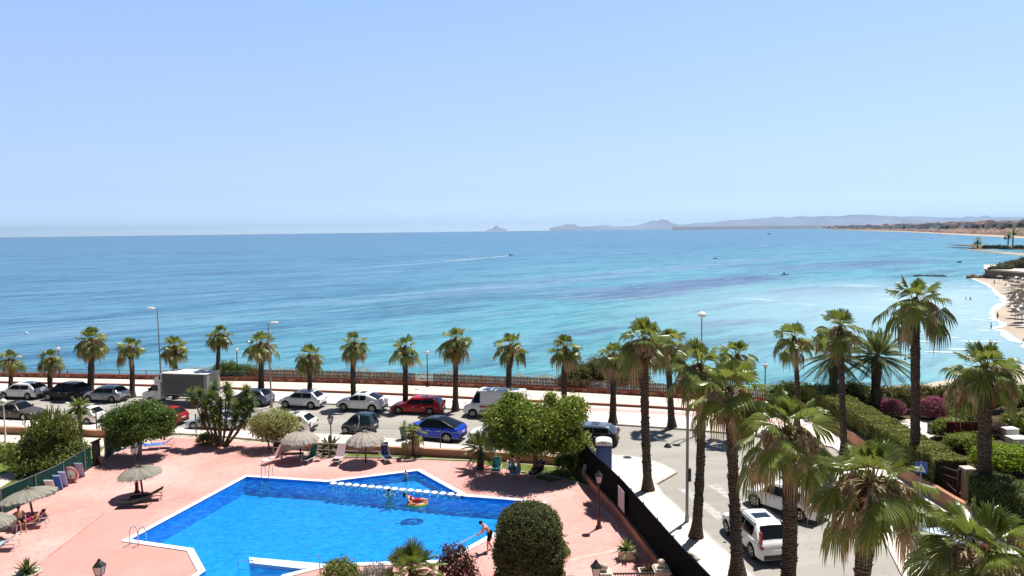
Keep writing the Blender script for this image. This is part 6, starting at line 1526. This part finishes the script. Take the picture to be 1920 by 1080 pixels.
MB().box((0,0,.42),(.5,.5,.05)).build('seat', WHITEP, t); MB().box((-.24,0,.70),(.05,.5,.55)).build('backrest', WHITEP, t)
for x in (-.22,.22):
    for y in (-.22,.22): MB().box((x,y,.2),(.05,.05,.4)).build('leg', WHITEP, t)
c_ = at(38,994); person('dark haired man sitting on the white chair under the tilted parasol', Vector((c_.x,c_.y,.45)), D_(-40), SIT, SKIN, HAIR, BLK)
p = at(60,989); person('person lying on the lounger with the magenta towel', Vector((p.x,p.y,.36)), D_(200), RECL, SKIN, HAIR, CMG, None)
p = at(1865,552,SEAZ+.1)
def tiny(label, p, rz, J=STAND, top=BLK, sc=1.0):
    person(label, p, rz, J, SKIN, HAIR, top, fingers=False, group='bathers by the beach', scale=sc)
for x,y,dz,lb in ((1864,534,.3,'bather walking on the far end of the sand below the terrace'),(1870,600,.2,'bather standing on the sand spit nearest the palms'),(1856,656,-.9,'lone bather wading below the sand spit'),(1697,685,-.9,'left one of two bathers wading between the garden palms'),(1704,683,-.9,'right one of two bathers wading between the garden palms'),
                  (1811,568,-.9,'left bather of the pair wading before the crowded sand'),(1819,568,-.9,'right bather of the pair wading before the crowded sand'),(1858,621,-.5,'bather wading close to the lower sand spit')):
    p = at(x,y,SEAZ+dz); tiny(lb, p, random.uniform(0,6))
def dinghy(p, rz, L, label, m=BLACKM, cat='boat', top=WHITEP, group='boats on the sea'):
    t = thing('small_boat', label, cat, p, rz, group)
    st = [(-.5,.19,.0),(-.3,.21,0),(0,.21,0),(.3,.15,.03),(.45,.07,.07),(.5,.01,.09)]; V=[];F=[]
    for s,w_,dz in st: V += [(s*L,-w_*L,(.14+dz)*L),(s*L,-w_*L*.6,-.03*L),(s*L,w_*L*.6,-.03*L),(s*L,w_*L,(.14+dz)*L)]
    for i in range(5):
        for k in range(3): F.append((i*4+k,i*4+k+1,i*4+5+k,i*4+4+k))
        F.append((i*4+3,i*4,i*4+4,i*4+7))
    F.append((0,3,2,1)); MB().add(V,F).build('hull', m, t); MB().box((-.05*L,0,.2*L),(.3*L,.24*L,.14*L)).build('cabin', top, t); MB().box((.02*L,0,.22*L),(.18*L,.26*L,.06*L)).build('window', GLASS, t); return t
dinghy(at(1799,492,SEAZ), .2, 3.2, 'dark small boat anchored before the breakwater')
dinghy(at(1471,515,SEAZ), -.1, 3.3, 'white small boat with a dark cabin alone in mid bay', WHITEP, top=PLAST)
dinghy(at(1341,485,SEAZ), -.1, 3.6, 'white small boat left of the lone one in mid bay', WHITEP)
dinghy(at(1442,439,SEAZ), 2.9, 11, 'white motor boat far out under the mountains', WHITEP)
b = dinghy(at(957,479,SEAZ), .12, 4.2, 'speed boat pulling a long white wake', WHITEP, top=PLAST)
def wake(P, w0, w1, name, label):
    V=[];n=len(P); rr_=random.Random(3)
    for i,p in enumerate(P): w_ = w0+(w1-w0)*i/(n-1); w_ *= rr_.uniform(.6,1.4); V += [(p.x,p.y-w_,SEAZ+.08),(p.x,p.y+w_,SEAZ+.08)]
    o = MB().add(V,[(2*i,2*i+2,2*i+3,2*i+1) for i in range(n-1)]).build(name, FOAM); o['kind']='stuff'; return o
wk = [at(955-i*7,479.6+ i*7*.095*(1-.1*i/18),SEAZ) for i in range(19)]
wake(wk, 3.0, 1.7, 'boat_wake','')
wake([at(825-i*9,491.5+i*9*.075,SEAZ) for i in range(26)], 1.1, .35, 'old_wake', '')
wake([at(1440-i*8,459.5+i*.7,SEAZ) for i in range(3)], 2.5, .8, 'boat_wake','')
o = MB().ball((0,0,.1),.32,8).build('mooring_buoy', WHITEP, loc=at(50,626,SEAZ)); tag(o,'white round buoy on the sea above the short left palms','buoy')
# second breakwater with parasols and two palms
bw = az([(1821,467),(1835,467),(1860,467),(1890,468),(1930,469),(1990,470)])
terr('breakwater_spit', smoothline([(p.x,p.y) for p in bw],4), [(lambda i,p:(0,-8), lambda i,p: SEAZ-.3),(lambda i,p:(0,0), lambda i,p: SEAZ+2.0+.8*math.sin(i*1.7)),(lambda i,p:(6,20), lambda i,p: SEAZ+2.8+math.sin(i*2.3)*.8),(lambda i,p:(12,60), lambda i,p: SEAZ+2)], ROCK)
sp = smoothline([(p.x,p.y) for p in az([(1830,471),(1860,474),(1890,477),(1935,481),(2000,486)])],4)
terr('far_beach', sp, [(lambda i,p:(0,-14), lambda i,p: SEAZ-.15),(lambda i,p:(0,0), lambda i,p: SEAZ+.1),(lambda i,p:(14,40), lambda i,p: SEAZ+1.3)], SAND)
for x,y,h_,lb in ((1890,462,10,'left one of two tiny palms on the breakwater'),(1899,461,13,'right one of two tiny palms on the breakwater'),(1833,465,6,'tiny palm at the tip of the breakwater')):
    palm(90+x%7, h_, 2.0, (0,0), 18, 4, 8, False, 'far_palm', lb, at(x,y,SEAZ+2), rad=.25, seeds=0, rust=0, group='palms on the breakwater')
for k,x in enumerate((1848,1856,1866,1874,1884,1906,1914)): tree('far_shrub','dark shrub on the low breakwater at the right edge','shrub', at(x,466,SEAZ+2), [(0,0,1.2,3.2,2,1.7)], 260, HGD, .9, clump=.8, core=.9, group='shrubs on the breakwater')
# far coast with cliffs and town
fc = az([(1535,428.6),(1552,429.6),(1570,431),(1600,432),(1640,433.3),(1670,434.0),(1700,435),(1740,437),(1770,439),(1800,440.5),(1830,442),(1860,443.5),(1890,445),(1925,447),(1980,450),(2080,455)])
fcs = smoothline([(p.x,p.y) for p in fc],6); rn = random.Random(6); nf_ = len(fcs)
away = lambda d: (lambda i,p: (p.normalized().x*d, p.normalized().y*d))
cl = lambda a,b: (lambda i,p: SEAZ+ (a+(b-a)*i/nf_)*(.75+.5*rn.random()))
terr('far_beach_strip', fcs, [(away(-12), lambda i,p: SEAZ-.2),(away(0), lambda i,p: SEAZ+.6),(away(25), lambda i,p: SEAZ+2.5)], mat('far_sand',(.50,.40,.31),.95,.1,.02,local=False))
OCH = mat('ochre_cliff', (.27,.17,.12), .95, .4, .02, local=False)
terr('far_cliffs', fcs, [(away(22), lambda i,p: SEAZ+1.5),(away(45), cl(4,9)),(away(110), cl(5,13)),(away(260), cl(6,16)),(away(500), cl(8,18)),(away(1200), cl(16,24)),(away(2600), cl(26,30))], OCH)
terr('far_green', fcs, [(away(262), cl(7,15)),(away(300), cl(8,18)),(away(520), cl(10,20)),(away(900), cl(12,22)),(away(1250), cl(14,20))], mat('far_scrub',(.17,.17,.10),.95,.4,.01,local=False))
FW = [mat('far_white',(.80,.78,.74),.9,.08,.1), mat('far_tan',(.66,.56,.47),.9,.1,.1), mat('far_grey',(.50,.50,.53),.9,.1,.1), mat('far_rose',(.62,.46,.40),.9,.1,.1)]
ROOFT = mat('tile_roof',(.26,.14,.10),.9,.2,.1)
houses = []
for k in range(9):
    w_,d_,h_ = rn.uniform(10,22), rn.uniform(9,14), rn.uniform(5,12)
    t = thing('coast_house','small pale house of the town on the far shore','house',(0,0,0),0,'houses of the far shore town')
    wl = MB().box((0,0,h_/2),(w_,d_,h_)).build('wall', FW[k%4], t)
    if k % 4 == 1: MB().add([(-w_/2,-d_/2,h_),(w_/2,-d_/2,h_),(w_/2,d_/2,h_),(-w_/2,d_/2,h_),(-w_/4,0,h_+2.5),(w_/4,0,h_+2.5)],[(0,1,5,4),(1,2,5),(2,3,4,5),(3,0,4)]).build('roof', ROOFT, t)
    else: MB().box((0,0,h_+.4),(w_+.8,d_+.8,.8)).build('roof', FW[(k+2)%4], t)
    g = MB()
    for z in range(int(h_//3)):
        for q in range(3): g.box((-w_/3+q*w_/3,-d_/2-.03,1.6+z*3),(1.6,.1,1.3))
    g.build('windows', GLASS, t); houses.append(t)
def place_far(proto_list, k, frac, d, dz):
    i = int(frac*(nf_-1)); p = fcs[i]; n_ = p.normalized(); q = p+n_*d
    base = SEAZ+(6+10*frac)+dz
    if k < len(proto_list): o = proto_list[k]
    else: o = copy_tree(proto_list[k%len(proto_list)])
    o.location = (q.x+rn.uniform(-15,15), q.y, base-1.0); o.rotation_euler = (0,0,rn.uniform(-.5,.5)); return o
for k in range(190):
    fr_ = rn.random()**.6*.97+.02; d = rn.choice([150,220,300,380,480,620,800,1000]); o = place_far(houses, k, fr_, d, d*.010)
    s_ = .8+ .5*(1-fr_); o.scale = (s_,)*3
tp_ = []
for k in range(3):
    t = tree('coast_tree','dark tree between the houses of the far shore town','tree',(0,0,0),[(0,0,3+k*.6,4+k,4,2.6+k*.6)], 240, HGD, 2.2, clump=1.5, core=.92, group='trees of the far shore town'); tp_.append(t)
for k in range(130):
    fr_ = rn.random()**.6*.97+.02; d = rn.choice([130,190,260,340,430,560]); o = place_far(tp_, k, fr_, d, d*.010)
# mountains
def range_(name, px, dist, m, base=None, seed=1, depth=2500):
    r_ = random.Random(seed); P=[]
    for (x0,y0),(x1,y1) in zip(px,px[1:]):
        n=max(2,int((x1-x0)/2.2))
        for i in range(n): q=i/n; P.append((x0+(x1-x0)*q, y0+(y1-y0)*q+r_.uniform(-.45,.45)))
    V=[];n=len(P); rows = [(-.30,0.0),(-.2,.35),(-.1,.62),(-.03,.88),(0,1.0),(.05,.7),(.2,.0)]
    for k,(dd,hf) in enumerate(rows):
        for i,(x,y) in enumerate(P):
            tp = ray(x,y); hz_ = tp.normalized(); s = dist/math.hypot(tp.x,tp.y); top = CAM0+tp*s; h = max(0,top.z-SEAZ)
            D = 1+dd*depth*2/dist; V.append((top.x*D, top.y*D, SEAZ-3+(h+3)*max(0,min(1,hf+(r_.uniform(-.02,.02) if 0<hf<1 else 0)))))
    F=[(k*n+i,k*n+i+1,(k+1)*n+i+1,(k+1)*n+i) for k in range(len(rows)-1) for i in range(n-1)]
    o = MB().add(V,F).build(name, m, smooth=True); o['kind']='structure'; return o
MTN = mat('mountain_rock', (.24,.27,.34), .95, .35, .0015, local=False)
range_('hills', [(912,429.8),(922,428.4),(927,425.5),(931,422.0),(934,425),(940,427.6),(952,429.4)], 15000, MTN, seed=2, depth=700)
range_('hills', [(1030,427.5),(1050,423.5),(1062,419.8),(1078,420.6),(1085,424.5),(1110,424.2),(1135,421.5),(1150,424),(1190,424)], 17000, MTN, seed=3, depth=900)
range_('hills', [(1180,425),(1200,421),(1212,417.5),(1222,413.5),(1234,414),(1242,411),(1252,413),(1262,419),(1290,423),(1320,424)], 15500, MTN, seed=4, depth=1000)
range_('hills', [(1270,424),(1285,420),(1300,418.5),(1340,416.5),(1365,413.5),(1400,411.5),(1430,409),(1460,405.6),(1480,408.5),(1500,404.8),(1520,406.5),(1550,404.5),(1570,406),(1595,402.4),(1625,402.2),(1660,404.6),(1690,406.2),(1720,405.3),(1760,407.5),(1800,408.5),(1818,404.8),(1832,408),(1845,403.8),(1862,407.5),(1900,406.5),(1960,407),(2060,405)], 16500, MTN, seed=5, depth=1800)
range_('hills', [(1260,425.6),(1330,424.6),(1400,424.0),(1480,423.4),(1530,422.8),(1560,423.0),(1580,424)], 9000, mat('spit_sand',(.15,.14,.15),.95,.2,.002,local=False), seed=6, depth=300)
# ------------------------------------------------------------------ haze
m = bpy.data.materials.new('haze'); m.use_nodes = True; nt = m.node_tree; nt.nodes.remove(nt.nodes['Principled BSDF'])
pv = nt.nodes.new('ShaderNodeVolumePrincipled'); pv.inputs['Color'].default_value = (.48,.73,1,1); pv.inputs['Density'].default_value = HAZE = 4.5e-5; pv.inputs['Anisotropy'].default_value = .35
nt.links.new(pv.outputs[0], nt.nodes['Material Output'].inputs['Volume'])
o = MB().box((0,12000,144),(49000,25300,302)).build('haze', m); o['kind'] = 'stuff'
